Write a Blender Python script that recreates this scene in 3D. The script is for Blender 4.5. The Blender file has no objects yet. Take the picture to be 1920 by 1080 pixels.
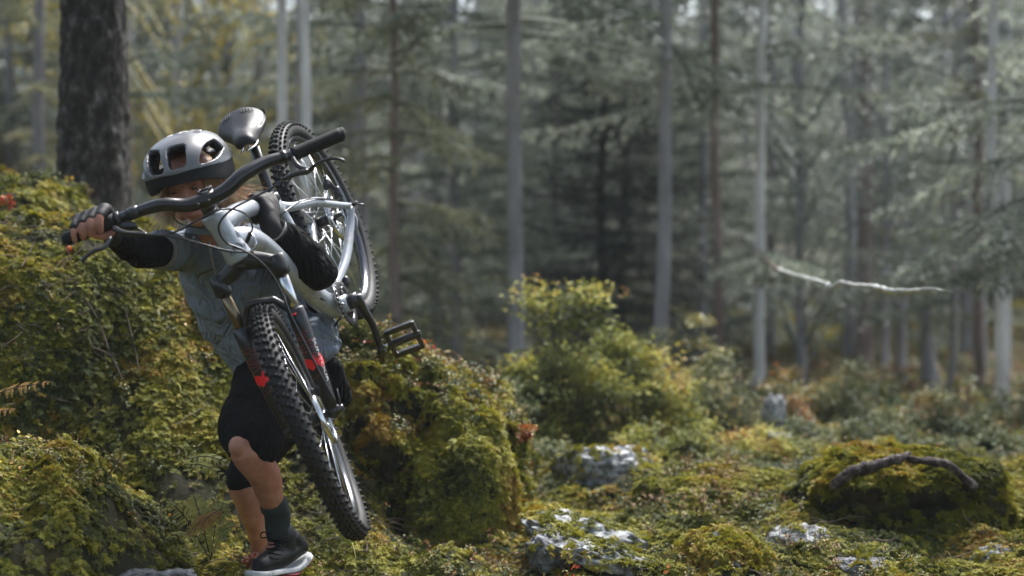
import bpy, bmesh, math, random
import numpy as np
from mathutils import Vector, Matrix, Euler, Quaternion
rng = np.random.default_rng(7)
random.seed(7)
SC = bpy.context.scene
COL = SC.collection
F = 2850.0                      # focal length in photograph pixels

# ------------------------------------------------------------------ camera, sky, sun
cam_data = bpy.data.cameras.new("camera")
cam = bpy.data.objects.new("camera", cam_data); COL.objects.link(cam)
cam.location = (0, 0, 1.0); cam.rotation_euler = (math.pi/2, 0, 0)
cam_data.sensor_width = 36; cam_data.lens = F*36/1920
cam_data.clip_start = .05; cam_data.clip_end = 400
cam_data.dof.use_dof = True; cam_data.dof.focus_distance = 4.25; cam_data.dof.aperture_fstop = 1.7
SC.camera = cam
SUN_EL, SUN_AZ = math.radians(60), math.radians(28)      # azimuth from +Y (behind the scene) towards +X
world = bpy.data.worlds.new("World"); SC.world = world; world.use_nodes = True
nt = world.node_tree; nt.nodes.clear()
sky = nt.nodes.new("ShaderNodeTexSky"); sky.sky_type = 'NISHITA'; sky.sun_disc = False
sky.sun_elevation = SUN_EL; sky.sun_rotation = SUN_AZ; sky.dust_density = 4; sky.air_density = 1.2
hs = nt.nodes.new("ShaderNodeHueSaturation"); hs.inputs['Saturation'].default_value = .9
bg = nt.nodes.new("ShaderNodeBackground"); bg.inputs['Strength'].default_value = .085
wo = nt.nodes.new("ShaderNodeOutputWorld")
nt.links.new(sky.outputs[0], hs.inputs['Color']); nt.links.new(hs.outputs[0], bg.inputs[0]); nt.links.new(bg.outputs[0], wo.inputs[0])
sd = bpy.data.lights.new("sun", 'SUN'); sd.energy = 3.3; sd.angle = math.radians(28); sd.color = (1, .992, .975)
sun = bpy.data.objects.new("sun", sd); COL.objects.link(sun)
sdir = Vector((math.cos(SUN_EL)*math.sin(SUN_AZ), math.cos(SUN_EL)*math.cos(SUN_AZ), math.sin(SUN_EL)))
sun.rotation_euler = (-sdir).to_track_quat('-Z', 'Y').to_euler(); sun.location = (0, 0, 20)
SC.view_settings.view_transform = 'Standard'; SC.view_settings.look = 'None'
SC.view_settings.exposure = 1.9; SC.view_settings.gamma = 1; SC.view_settings.use_curve_mapping = False
SC.cycles.max_bounces = 5; SC.cycles.diffuse_bounces = 3; SC.cycles.glossy_bounces = 2
SC.cycles.volume_bounces = 0; SC.cycles.transparent_max_bounces = 6

# ------------------------------------------------------------------ helpers
def at(px, py, Y):
    """point seen at pixel px,py of the 1920x1080 photograph, Y metres away"""
    return Vector(((px-960)/F*Y, Y, 1.0-(py-540)/F*Y))
def tag(o, label=None, cat=None, group=None, kind=None):
    if label: o['label'] = label
    if cat: o['category'] = cat
    if group: o['group'] = group
    if kind: o['kind'] = kind
    return o
def empty(name, loc=(0, 0, 0)):
    o = bpy.data.objects.new(name, None); COL.objects.link(o); o.location = loc; o.empty_display_size = .1
    return o
def link(name, me, mats, parent=None, smooth=False):
    o = bpy.data.objects.new(name, me); COL.objects.link(o)
    if not isinstance(mats, (list, tuple)): mats = [mats]
    if not me.materials:
        for m in mats: me.materials.append(m)
    if parent is not None:
        o.parent = parent; o.location = -Vector(parent_loc(parent))
    if smooth and len(me.polygons): me.polygons.foreach_set('use_smooth', np.ones(len(me.polygons), bool))
    return o
def parent_loc(p):
    v = Vector((0, 0, 0))
    while p is not None: v = v + Vector(p.location); p = p.parent
    return v
def np_mesh(name, V, Q, mi=None):
    """mesh out of arrays: V (n,3); Q (m,3) or (m,4) or list of both kinds"""
    me = bpy.data.meshes.new(name)
    Qs = Q if isinstance(Q, list) else [Q]
    Qs = [np.asarray(q, dtype=np.int64) for q in Qs if len(q)]
    me.vertices.add(len(V)); me.vertices.foreach_set('co', np.asarray(V, dtype=np.float32).ravel())
    nl = sum(q.size for q in Qs); nf = sum(len(q) for q in Qs)
    me.loops.add(nl); me.polygons.add(nf)
    me.loops.foreach_set('vertex_index', np.concatenate([q.ravel() for q in Qs]).astype(np.int32))
    tot = np.concatenate([np.full(len(q), q.shape[1]) for q in Qs]); st = np.concatenate([[0], np.cumsum(tot)[:-1]])
    me.polygons.foreach_set('loop_start', st.astype(np.int32))
    if mi is not None: me.polygons.foreach_set('material_index', np.asarray(mi, dtype=np.int32))
    me.update(calc_edges=True); me.validate()
    return me
class MB:
    """collects numpy pieces into one mesh"""
    def __init__(s): s.V = []; s.Q = []; s.T = []; s.qm = []; s.tm = []; s.n = 0
    def add(s, V, Q=None, T=None, m=0):
        V = np.asarray(V, float).reshape(-1, 3)
        if Q is not None and len(Q): s.Q.append(np.asarray(Q)+s.n); s.qm.append(np.full(len(Q), m))
        if T is not None and len(T): s.T.append(np.asarray(T)+s.n); s.tm.append(np.full(len(T), m))
        s.V.append(V); s.n += len(V); return s
    def tube(s, pts, rad, seg=10, m=0, cap=True, up=(0, 0, 1), ecc=1.0):
        P = np.array([tuple(p) for p in pts], float); n = len(P)
        R = np.full(n, rad) if np.isscalar(rad) else np.asarray(rad, float)
        T = np.gradient(P, axis=0); T /= np.linalg.norm(T, axis=1)[:, None]+1e-12
        u = np.array(up, float)
        if abs(T[0]@u) > .95: u = np.array([1., 0, 0])
        a = np.linspace(0, 2*np.pi, seg, endpoint=False); rings = []
        nrm = np.cross(T[0], u); nrm /= np.linalg.norm(nrm)
        for i in range(n):
            nrm = nrm-(nrm@T[i])*T[i]; nrm /= np.linalg.norm(nrm); b = np.cross(T[i], nrm)
            rings.append(P[i]+R[i]*(np.cos(a)[:, None]*nrm+np.sin(a)[:, None]*b*ecc))
        V = np.concatenate(rings); i = np.arange(seg); j = (i+1) % seg
        Q = np.concatenate([np.stack([k*seg+i, k*seg+j, (k+1)*seg+j, (k+1)*seg+i], 1) for k in range(n-1)])
        Tt = []
        if cap:
            V = np.concatenate([V, P[:1], P[-1:]]); c0 = n*seg; c1 = c0+1
            Tt = np.concatenate([np.stack([j, i, i*0+c0], 1), np.stack([(n-1)*seg+i, (n-1)*seg+j, i*0+c1], 1)])
        return s.add(V, Q, Tt if cap else None, m)
    def box(s, c, size, M=None, m=0, taper=1.0):
        x, y, z = np.array(size)/2
        V = np.array([[a*x*(taper if q > 0 else 1), b*y*(taper if q > 0 else 1), q*z] for q in (-1, 1) for b in (-1, 1) for a in (-1, 1)], float)
        if M is not None: V = V@np.array(M).T
        V = V+np.array(tuple(c))
        return s.add(V, [[0, 2, 3, 1], [4, 5, 7, 6], [0, 1, 5, 4], [2, 6, 7, 3], [0, 4, 6, 2], [1, 3, 7, 5]], None, m)
    def ball(s, c, r, seg=14, rings=9, M=None, m=0):
        r = np.array([r]*3 if np.isscalar(r) else r, float)
        th = np.linspace(0, np.pi, rings+1)[1:-1]; a = np.linspace(0, 2*np.pi, seg, endpoint=False)
        V = np.array([[math.sin(t)*math.cos(q), math.sin(t)*math.sin(q), math.cos(t)] for t in th for q in a]+[[0, 0, 1], [0, 0, -1]])*r
        if M is not None: V = V@np.array(M).T
        V = V+np.array(tuple(c)); i = np.arange(seg); j = (i+1) % seg; k = len(th)
        Q = np.concatenate([np.stack([q*seg+i, (q+1)*seg+i, (q+1)*seg+j, q*seg+j], 1) for q in range(k-1)])
        T = np.concatenate([np.stack([i, j, i*0+k*seg], 1), np.stack([(k-1)*seg+j, (k-1)*seg+i, i*0+k*seg+1], 1)])
        return s.add(V, Q, T, m)
    def mesh(s, name):
        Qs = []; mi = []
        if s.Q: Qs.append(np.concatenate(s.Q)); mi.append(np.concatenate(s.qm))
        if s.T: Qs.append(np.concatenate(s.T)); mi.append(np.concatenate(s.tm))
        return np_mesh(name, np.concatenate(s.V), Qs, np.concatenate(mi))
    def build(s, name, mats, parent=None, smooth=True, bevel=0):
        o = link(name, s.mesh(name), mats, parent, smooth)
        if bevel:
            b = o.modifiers.new('bevel', 'BEVEL'); b.width = bevel; b.segments = 2; b.limit_method = 'ANGLE'; b.angle_limit = .6
            b.harden_normals = False
        return o
def smooth_path(pts, n=8):
    """Catmull-Rom through the points"""
    P = [Vector(p) for p in pts]; P = [P[0]*2-P[1]]+P+[P[-1]*2-P[-2]]; out = []
    for i in range(1, len(P)-2):
        a, b, c, d = P[i-1:i+3]
        for k in range(n):
            t = k/n
            out.append(.5*((2*b)+(c-a)*t+(2*a-5*b+4*c-d)*t*t+(3*b-a-3*c+d)*t**3))
    out.append(P[-2]); return out
def hash3(i, j, k):
    h = (i*374761393+j*668265263+k*2147483647*3) & 0xffffffff
    h = ((h ^ (h >> 13))*1274126177) & 0xffffffff
    return ((h ^ (h >> 16)) & 0xffff)/65535.0
def vnoise(P):
    P = np.asarray(P, float); i = np.floor(P).astype(np.int64); f = P-i; f = f*f*(3-2*f); r = 0
    for a in (0, 1):
        for b in (0, 1):
            for c in (0, 1):
                w = (f[..., 0] if a else 1-f[..., 0])*(f[..., 1] if b else 1-f[..., 1])*(f[..., 2] if c else 1-f[..., 2])
                r = r+w*hash3(i[..., 0]+a, i[..., 1]+b, i[..., 2]+c)
    return r*2-1
def fbm(P, o=4):
    P = np.asarray(P, float); r = 0; a = 1
    for k in range(o): r = r+a*vnoise(P*2**k+17.3*k); a *= .5
    return r
def sstep(a, b, x):
    t = np.clip((x-a)/(b-a), 0, 1); return t*t*(3-2*t)

# ------------------------------------------------------------------ materials
def new_mat(name, rough=.6, spec=.5):
    m = bpy.data.materials.new(name); m.use_nodes = True; n = m.node_tree
    b = n.nodes['Principled BSDF']; b.inputs['Roughness'].default_value = rough; b.inputs['Specular IOR Level'].default_value = spec
    return m, n, b
def plain(name, c, rough=.6, spec=.5, metal=0, coat=0, bump=0, bscale=60, var=.0):
    m, n, b = new_mat(name, rough, spec); b.inputs['Base Color'].default_value = (*c, 1); b.inputs['Metallic'].default_value = metal
    b.inputs['Coat Weight'].default_value = coat; b.inputs['Coat Roughness'].default_value = .12
    if bump or var:
        g = n.nodes.new('ShaderNodeNewGeometry'); t = n.nodes.new('ShaderNodeTexNoise'); t.inputs['Scale'].default_value = bscale; t.inputs['Detail'].default_value = 4
        n.links.new(g.outputs['Position'], t.inputs['Vector'])
        if bump:
            u = n.nodes.new('ShaderNodeBump'); u.inputs['Strength'].default_value = bump; u.inputs['Distance'].default_value = .004
            n.links.new(t.outputs[0], u.inputs['Height']); n.links.new(u.outputs[0], b.inputs['Normal'])
        if var:
            r = n.nodes.new('ShaderNodeMapRange'); r.inputs[3].default_value = rough-var; r.inputs[4].default_value = rough+var
            n.links.new(t.outputs[0], r.inputs[0]); n.links.new(r.outputs[0], b.inputs['Roughness'])
    return m
def cloth(name, c, amt=.7, sc=16, rough=.85):
    m = plain(name, c, rough, .08); n = m.node_tree; b = n.nodes['Principled BSDF']; L = n.links.new
    g = n.nodes.new('ShaderNodeNewGeometry'); mp = n.nodes.new('ShaderNodeMapping'); mp.inputs['Rotation'].default_value = (.2, .5, .1); mp.inputs['Scale'].default_value = (1.3, 1, .55); L(g.outputs['Position'], mp.inputs[0])
    t = n.nodes.new('ShaderNodeTexNoise'); t.inputs['Scale'].default_value = sc; t.inputs['Detail'].default_value = 2; t.inputs['Distortion'].default_value = 1.2; L(mp.outputs[0], t.inputs['Vector'])
    a = n.nodes.new('ShaderNodeMath'); a.operation = 'SUBTRACT'; a.inputs[1].default_value = .5; L(t.outputs[0], a.inputs[0])
    a2 = n.nodes.new('ShaderNodeMath'); a2.operation = 'ABSOLUTE'; L(a.outputs[0], a2.inputs[0])
    a3 = n.nodes.new('ShaderNodeMath'); a3.operation = 'POWER'; a3.inputs[1].default_value = .6; L(a2.outputs[0], a3.inputs[0])
    u = n.nodes.new('ShaderNodeBump'); u.inputs['Strength'].default_value = amt; u.inputs['Distance'].default_value = .03; L(a3.outputs[0], u.inputs['Height'])
    t2 = n.nodes.new('ShaderNodeTexNoise'); t2.inputs['Scale'].default_value = 700; L(g.outputs['Position'], t2.inputs['Vector'])
    u2 = n.nodes.new('ShaderNodeBump'); u2.inputs['Strength'].default_value = .25; u2.inputs['Distance'].default_value = .002; L(t2.outputs[0], u2.inputs['Height']); L(u.outputs[0], u2.inputs['Normal']); L(u2.outputs[0], b.inputs['Normal'])
    t3 = n.nodes.new('ShaderNodeTexNoise'); t3.inputs['Scale'].default_value = 9; t3.inputs['Detail'].default_value = 6; L(g.outputs['Position'], t3.inputs['Vector'])
    r = ramp(n, [(.35, tuple(x*.8 for x in c)), (.65, tuple(min(1, x*1.12) for x in c))]); L(t3.outputs[0], r.inputs[0]); L(r.outputs[0], b.inputs['Base Color']); return m
def dirty(m, c2, amt=.5, sc=12):
    n = m.node_tree; b = n.nodes['Principled BSDF']; c = tuple(b.inputs['Base Color'].default_value)[:3]; L = n.links.new
    g = n.nodes.new('ShaderNodeNewGeometry'); t = n.nodes.new('ShaderNodeTexNoise'); t.inputs['Scale'].default_value = sc; t.inputs['Detail'].default_value = 10; t.inputs['Roughness'].default_value = .75; L(g.outputs['Position'], t.inputs['Vector'])
    r = ramp(n, [(.5, c), (.72, tuple(x*(1-amt)+y*amt for x, y in zip(c, c2)))]); L(t.outputs[0], r.inputs[0]); L(r.outputs[0], b.inputs['Base Color'])
    q = n.nodes.new('ShaderNodeMapRange'); q.inputs[1].default_value = .45; q.inputs[2].default_value = .7; q.inputs[3].default_value = b.inputs['Roughness'].default_value; q.inputs[4].default_value = .7; L(t.outputs[0], q.inputs[0]); L(q.outputs[0], b.inputs['Roughness']); return m
def ramp(n, stops):
    r = n.nodes.new('ShaderNodeValToRGB'); e = r.color_ramp.elements
    while len(e) < len(stops): e.new(.5)
    for k, (p, c) in enumerate(stops): e[k].position = p; e[k].color = (*c, 1)
    return r
def leafy(name, stops, patch=1.2, rough=.55, spec=.4, trans=.35, mixr=.5, inst=True):
    """leaves: colour from per-leaf randomness + patches in place; a little light passes through"""
    m, n, b = new_mat(name, rough, spec); L = n.links.new
    g = n.nodes.new('ShaderNodeNewGeometry'); t = n.nodes.new('ShaderNodeTexNoise'); t.inputs['Scale'].default_value = patch; t.inputs['Detail'].default_value = 3
    L(g.outputs['Position'], t.inputs['Vector'])
    o = n.nodes.new('ShaderNodeObjectInfo')
    a = n.nodes.new('ShaderNodeMath'); a.operation = 'MULTIPLY'; a.inputs[1].default_value = mixr*.6
    L(g.outputs['Random Per Island'], a.inputs[0])
    a2 = n.nodes.new('ShaderNodeMath'); a2.operation = 'MULTIPLY_ADD'; a2.inputs[1].default_value = mixr*.6 if inst else 0
    L(o.outputs['Random'], a2.inputs[0]); L(a.outputs[0], a2.inputs[2])
    mr = n.nodes.new('ShaderNodeMapRange'); mr.inputs[1].default_value = .3; mr.inputs[2].default_value = .7; mr.inputs[3].default_value = -.1; mr.inputs[4].default_value = 1-mixr*(.5 if inst else .3)
    L(t.outputs[0], mr.inputs[0])
    s = n.nodes.new('ShaderNodeMath'); s.operation = 'ADD'; L(a2.outputs[0], s.inputs[0]); L(mr.outputs[0], s.inputs[1])
    r = ramp(n, stops); L(s.outputs[0], r.inputs[0]); L(r.outputs[0], b.inputs['Base Color'])
    if trans:
        tr = n.nodes.new('ShaderNodeBsdfTranslucent'); L(r.outputs[0], tr.inputs[0])
        mx = n.nodes.new('ShaderNodeMixShader'); mx.inputs[0].default_value = trans
        L(b.outputs[0], mx.inputs[1]); L(tr.outputs[0], mx.inputs[2]); L(mx.outputs[0], n.nodes['Material Output'].inputs[0])
    return m
def mottled(name, stops, scale=8, rough=.9, spec=.2, bump=.6, bdist=.01, stretch=(1, 1, 1), detail=8, bscale=None):
    m, n, b = new_mat(name, rough, spec); L = n.links.new
    g = n.nodes.new('ShaderNodeNewGeometry'); mp = n.nodes.new('ShaderNodeMapping'); mp.inputs['Scale'].default_value = stretch
    L(g.outputs['Position'], mp.inputs[0])
    t = n.nodes.new('ShaderNodeTexNoise'); t.inputs['Scale'].default_value = scale; t.inputs['Detail'].default_value = detail; t.inputs['Roughness'].default_value = .65
    L(mp.outputs[0], t.inputs['Vector']); r = ramp(n, stops); L(t.outputs[0], r.inputs[0]); L(r.outputs[0], b.inputs['Base Color'])
    t2 = n.nodes.new('ShaderNodeTexNoise'); t2.inputs['Scale'].default_value = bscale or scale*3; t2.inputs['Detail'].default_value = 6; L(mp.outputs[0], t2.inputs['Vector'])
    u = n.nodes.new('ShaderNodeBump'); u.inputs['Strength'].default_value = bump; u.inputs['Distance'].default_value = bdist
    L(t2.outputs[0], u.inputs['Height']); L(u.outputs[0], b.inputs['Normal'])
    return m
M_soil = mottled('forest_soil', [(.3, (.008, .008, .004)), (.5, (.022, .022, .008)), (.62, (.04, .03, .01)), (.75, (.03, .018, .009))], 5)
M_moss = leafy('moss_fronds', [(.05, (.025, .035, .01)), (.3, (.08, .09, .014)), (.5, (.20, .205, .02)), (.76, (.37, .34, .035)), (.97, (.30, .18, .025))], 3.2, .6, .3, .3, .6)
M_mossd = leafy('green_moss', [(.1, (.025, .04, .01)), (.5, (.07, .09, .015)), (.9, (.17, .16, .025))], 3, .6, .3, .3, .6)
M_bil = leafy('bilberry_leaves', [(.05, (.03, .05, .02)), (.4, (.06, .09, .035)), (.7, (.13, .14, .05)), (.93, (.3, .24, .05)), (.99, (.2, .08, .02))], 2, .55, .3, .2, .8)
M_red = leafy('red_leaves', [(.1, (.28, .02, .012)), (.5, (.5, .05, .02)), (.8, (.5, .2, .04)), (.95, (.25, .03, .02))], 3, .5, .4, .3, .8)
M_yel = leafy('yellow_leaves', [(.1, (.35, .22, .02)), (.5, (.5, .38, .04)), (.8, (.45, .2, .03)), (.95, (.5, .42, .1))], 3, .5, .4, .3, .8)
M_bushy = leafy('yellow_green_bush_leaves', [(.05, (.035, .05, .012)), (.35, (.11, .13, .03)), (.6, (.27, .275, .05)), (.8, (.46, .42, .08)), (.95, (.36, .2, .05))], 3.2, .6, .25, .3, .6, False)
M_bushg = leafy('green_bush_leaves', [(.05, (.035, .055, .025)), (.5, (.08, .1, .04)), (.85, (.17, .18, .07)), (.97, (.3, .2, .05))], 3, .6, .25, .3, .6, False)
M_busho = leafy('orange_bush_leaves', [(.1, (.10, .1, .03)), (.45, (.24, .18, .04)), (.75, (.36, .13, .03)), (.95, (.18, .05, .02))], 4, .5, .4, .3, .7, False)
M_ndl = leafy('spruce_needles', [(.05, (.04, .055, .042)), (.4, (.11, .135, .10)), (.7, (.22, .25, .19)), (.95, (.33, .36, .29))], .8, .6, .35, .4, .7)
M_ndl_shade = leafy('painted_shade_spruce_needles', [(.05, (.012, .018, .014)), (.5, (.028, .038, .028)), (.95, (.06, .07, .05))], .8, .6, .3, .2, .7)  # spruce needles darkened to stand for the shade in the gap between trunks
M_ndly = leafy('olive_needles', [(.05, (.04, .05, .03)), (.45, (.12, .135, .08)), (.75, (.22, .235, .14)), (.95, (.26, .24, .13))], .8, .6, .35, .4, .7)
M_broad = leafy('grey_green_leaves', [(.05, (.05, .065, .055)), (.5, (.16, .19, .16)), (.85, (.31, .34, .3)), (.97, (.34, .36, .3))], .7, .4, .6, .25, .7)
M_aut = leafy('autumn_leaves', [(.05, (.05, .055, .02)), (.5, (.12, .14, .06)), (.8, (.22, .22, .08)), (.97, (.4, .32, .06))], .9, .45, .5, .3, .7)
M_fern = leafy('fern_leaves', [(.1, (.2, .24, .06)), (.5, (.33, .35, .1)), (.9, (.42, .38, .1))], 6, .5, .4, .35, .4, False)
M_ferno = leafy('rusty_fern_leaves', [(.1, (.2, .09, .02)), (.5, (.34, .16, .03)), (.9, (.36, .24, .06))], 6, .5, .4, .35, .4, False)
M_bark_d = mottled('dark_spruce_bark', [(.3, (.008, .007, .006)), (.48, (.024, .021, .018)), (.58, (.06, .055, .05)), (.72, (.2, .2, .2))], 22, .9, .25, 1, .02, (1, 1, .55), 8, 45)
M_bark_g = mottled('grey_bark', [(.3, (.16, .15, .155)), (.5, (.29, .275, .285)), (.7, (.42, .4, .41))], 6, .9, .2, .6, .01, (1, 1, .3))
M_bark_p = mottled('pale_bark', [(.3, (.34, .33, .33)), (.45, (.56, .54, .54)), (.7, (.74, .72, .72))], 5, .8, .2, .5, .01, (1, 1, .4))
M_bark_r = mottled('reddish_bark', [(.3, (.12, .085, .075)), (.5, (.22, .16, .14)), (.7, (.32, .26, .24))], 5, .9, .2, .5, .01, (1, 1, .3))
M_twig = mottled('brown_twig', [(.3, (.04, .03, .022)), (.7, (.14, .1, .075))], 20, .8, .2, .3, .003)
M_dead = mottled('bare_grey_wood', [(.3, (.16, .16, .15)), (.5, (.34, .35, .33)), (.7, (.5, .51, .48))], 20, .6, .4, .4, .004)
M_wood = mottled('weathered_wood', [(.34, (.012, .008, .007)), (.5, (.035, .024, .02)), (.68, (.16, .13, .12))], 14, .8, .3, .8, .008, (3, .5, 3))
M_rock = mottled('lichen_granite', [(.28, (.03, .03, .028)), (.42, (.07, .07, .07)), (.53, (.17, .175, .185)), (.66, (.3, .31, .325)), (.75, (.15, .15, .14))], 16, .85, .3, 1, .015, detail=10, bscale=50)
M_rockp = mottled('pale_granite', [(.34, (.05, .05, .048)), (.46, (.17, .175, .175)), (.56, (.33, .34, .345)), (.66, (.44, .45, .45)), (.76, (.16, .16, .13))], 24, .85, .3, 1, .012, detail=10, bscale=50)
M_rockd = mottled('dark_mossy_rock', [(.3, (.008, .008, .006)), (.48, (.03, .03, .015)), (.56, (.05, .045, .018)), (.64, (.07, .035, .02)), (.7, (.2, .2, .2))], 5, .9, .2, 1, .02, detail=10, bscale=30)
# ------------------------------------------------------------------ ground
CX = [-3.6, -1.95, -1.6, -1.27, -1.0, -.75, -.5]
CZ = [1.6, 1.22, 1.1, 1.02, .90, .74, .55]
def mound(X, Y, Z, cx, cy, rx, ry, top, p=2.4, k=.05):
    r = np.sqrt(((X-cx)/rx)**2+((Y-cy)/ry)**2)
    h = np.where(r < 1, (1-np.clip(r, 0, 1)**p)**(1/p), 0)
    z = Z+(top-Z)*h
    d = np.where((r < 1) & (z > Z), z, Z); return d
def ground(X, Y):
    X = np.asarray(X, float); Y = np.asarray(Y, float)
    Z = np.interp(Y, [-60, 0, 3, 4.5, 6, 8, 10, 14, 20, 30, 60, 120], [-.5, -.05, .06, .13, .2, .16, .04, -.15, 0, 1.2, 9, 22])
    P3 = np.stack([X*1.0, Y*1.0, X*0], -1)
    Z = Z+.05*fbm(P3*1.3, 2)*sstep(.1, .8, X)
    # left bank
    cr = np.interp(X, CX, CZ)
    up = sstep(4.7, 5.55, Y+.12*fbm(P3*1.6, 2)); dn = 1-sstep(6.3, 8.0, Y)
    bank = np.where(X < -.3, 1, 0)*sstep(-.35, -.62, X)
    path = .06*sstep(4.3, 5.0, Y)
    Z = Z+(cr-Z)*up*dn*bank+path*bank
    Z = mound(X, Y, Z, -2.02, 6.0, .34, .5, 1.41, 2.2)
    Z = mound(X, Y, Z, -1.80, 5.5, .53, .74, 1.19, 2.2)
    Z = mound(X, Y, Z, -1.62, 4.1, .78, .58, .60, 1.9)
    Z = mound(X, Y, Z, -1.22, 5.8, .3, .45, 1.05, 2.3)
    # hill far left behind
    Z = Z+3.6*np.exp(-((X+7.5)/2.6)**2-((Y-17)/4.)**2)
    # soft cushions, finer near by
    near = 1-sstep(9, 16, Y)
    lump = np.abs(fbm(np.stack([X*3.1, Y*3.1, X*0+3], -1), 3))
    big = fbm(np.stack([X*1.5, Y*1.5, X*0+8], -1), 2)*sstep(-.2, -.7, X)*sstep(4.6, 5.0, Y)
    Z = Z+near*(.14*(1-lump)-.08+.13*big)+near*.02*fbm(np.stack([X*11, Y*11, X*0], -1), 2)
    # shelf of moss at right
    Z = Z+.07*sstep(.25, .6, X)*np.exp(-((Y-5.75-.12*np.sin(X*3))/.28)**2)
    return Z
def axis(lo, hi, a, b, step, g):
    v = list(np.arange(a, b, step)); s = step; x = v[-1]
    while x < hi: s *= g; x += s; v.append(x)
    s = step; x = a; w = []
    while x > lo: s *= g; x -= s; w.append(x)
    return np.array(w[::-1]+v)
gx = axis(-160, 160, -3.2, 3.6, .028, 1.12); gy = axis(-40, 150, 3.0, 8.6, .028, 1.06)
GX, GY = np.meshgrid(gx, gy); GZ = ground(GX, GY)
GV = np.stack([GX, GY, GZ], -1).reshape(-1, 3); nx = len(gx); ny = len(gy)
ii, jj = np.meshgrid(np.arange(nx-1), np.arange(ny-1)); a0 = (jj*nx+ii).ravel()
GQ = np.stack([a0, a0+1, a0+nx+1, a0+nx], 1)
g_o = link('ground', np_mesh('ground', GV, GQ), M_soil, smooth=True); tag(g_o, kind='structure')
def gz(x, y): return float(ground(np.array([x]), np.array([y]))[0])
def on_ground(px, Y):
    x = (px-960)/F*Y; return Vector((x, Y, gz(x, Y)))

# ------------------------------------------------------------------ scattering of ground cover
SRC = {}
def source(kind, meshes, mat):
    c = bpy.data.collections.new('source_'+kind)
    for k, me in enumerate(meshes):
        if not me.materials:
            for m in (mat if isinstance(mat, (list, tuple)) else [mat]): me.materials.append(m)
        o = bpy.data.objects.new('%s_sprig_%02d' % (kind, k), me); c.objects.link(o)
    SRC[kind] = (c, len(meshes)); return c
def gn_group(coll):
    g = bpy.data.node_groups.new('scatter', 'GeometryNodeTree')
    g.interface.new_socket('Geometry', in_out='INPUT', socket_type='NodeSocketGeometry')
    g.interface.new_socket('Geometry', in_out='OUTPUT', socket_type='NodeSocketGeometry')
    N = g.nodes.new; L = g.links.new
    i = N('NodeGroupInput'); o = N('NodeGroupOutput'); p = N('GeometryNodeInstanceOnPoints'); c = N('GeometryNodeCollectionInfo')
    c.inputs['Collection'].default_value = coll; c.inputs['Separate Children'].default_value = True; c.inputs['Reset Children'].default_value = True
    m = N('GeometryNodeMeshToPoints'); L(i.outputs[0], m.inputs[0]); L(m.outputs[0], p.inputs['Points'])
    L(c.outputs[0], p.inputs['Instance']); p.inputs['Pick Instance'].default_value = True
    for nm, ty, so in (('rot', 'FLOAT_VECTOR', 'Rotation'), ('scl', 'FLOAT_VECTOR', 'Scale'), ('idx', 'INT', 'Instance Index')):
        a = N('GeometryNodeInputNamedAttribute'); a.data_type = ty; a.inputs['Name'].default_value = nm; L(a.outputs['Attribute'], p.inputs[so])
    L(p.outputs[0], o.inputs[0]); return g
GNG = {}
def frames(D, yaw):
    D = D/np.linalg.norm(D, axis=1)[:, None]
    b = np.arccos(np.clip(D[:, 2], -1, 1)); c = np.arctan2(D[:, 1], D[:, 0]); cb, sb, cc, sc_, cy, sy = np.cos(b), np.sin(b), np.cos(c), np.sin(c), np.cos(yaw), np.sin(yaw)
    R = np.empty((len(D), 3, 3))
    A = np.empty_like(R)
    A[:, 0, 0] = cc*cb; A[:, 0, 1] = -sc_; A[:, 0, 2] = cc*sb; A[:, 1, 0] = sc_*cb; A[:, 1, 1] = cc; A[:, 1, 2] = sc_*sb; A[:, 2, 0] = -sb; A[:, 2, 1] = 0; A[:, 2, 2] = cb
    R[:, :, 0] = A[:, :, 0]*cy[:, None]+A[:, :, 1]*sy[:, None]; R[:, :, 1] = -A[:, :, 0]*sy[:, None]+A[:, :, 1]*cy[:, None]; R[:, :, 2] = A[:, :, 2]
    return R
def scatter(name, kind, P, D, S, label, cat=None, parent=None):
    n = len(P); R = frames(D, rng.uniform(0, 6.283, n))
    eul = np.stack([np.arctan2(R[:, 2, 1], R[:, 2, 2]), np.arcsin(np.clip(-R[:, 2, 0], -1, 1)), np.arctan2(R[:, 1, 0], R[:, 0, 0])], 1)
    me = bpy.data.meshes.new(name); me.vertices.add(n); me.vertices.foreach_set('co', P.astype(np.float32).ravel())
    for nm, ty, v in (('rot', 'FLOAT_VECTOR', eul), ('scl', 'FLOAT_VECTOR', np.repeat(S[:, None], 3, 1))):
        me.attributes.new(nm, ty, 'POINT').data.foreach_set('vector', v.astype(np.float32).ravel())
    me.attributes.new('idx', 'INT', 'POINT').data.foreach_set('value', rng.integers(0, SRC[kind][1], n).astype(np.int32))
    o = link(name, me, [], parent)
    if kind not in GNG: GNG[kind] = gn_group(SRC[kind][0])
    md = o.modifiers.new('scatter', 'NODES'); md.node_group = GNG[kind]
    tag(o, label, cat if parent is None else None, kind='stuff'); return o
def sample(V, Q, n, wfn=None, nmin=None):
    """n points on a mesh by area times weight -> points, normals"""
    if Q.shape[1] == 4: T = np.concatenate([Q[:, [0, 1, 2]], Q[:, [0, 2, 3]]])
    else: T = Q
    A, B, C = V[T[:, 0]], V[T[:, 1]], V[T[:, 2]]; N = np.cross(B-A, C-A); ar = np.linalg.norm(N, axis=1)+1e-12; Nn = N/ar[:, None]
    w = ar*1.0
    if wfn is not None: w = w*np.clip(wfn((A+B+C)/3, Nn), 0, None)
    k = rng.choice(len(T), n, p=w/w.sum()); u = rng.random((n, 2)); f = u.sum(1) > 1; u[f] = 1-u[f]
    return A[k]+(B-A)[k]*u[:, :1]+(C-A)[k]*u[:, 1:], Nn[k]
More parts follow.
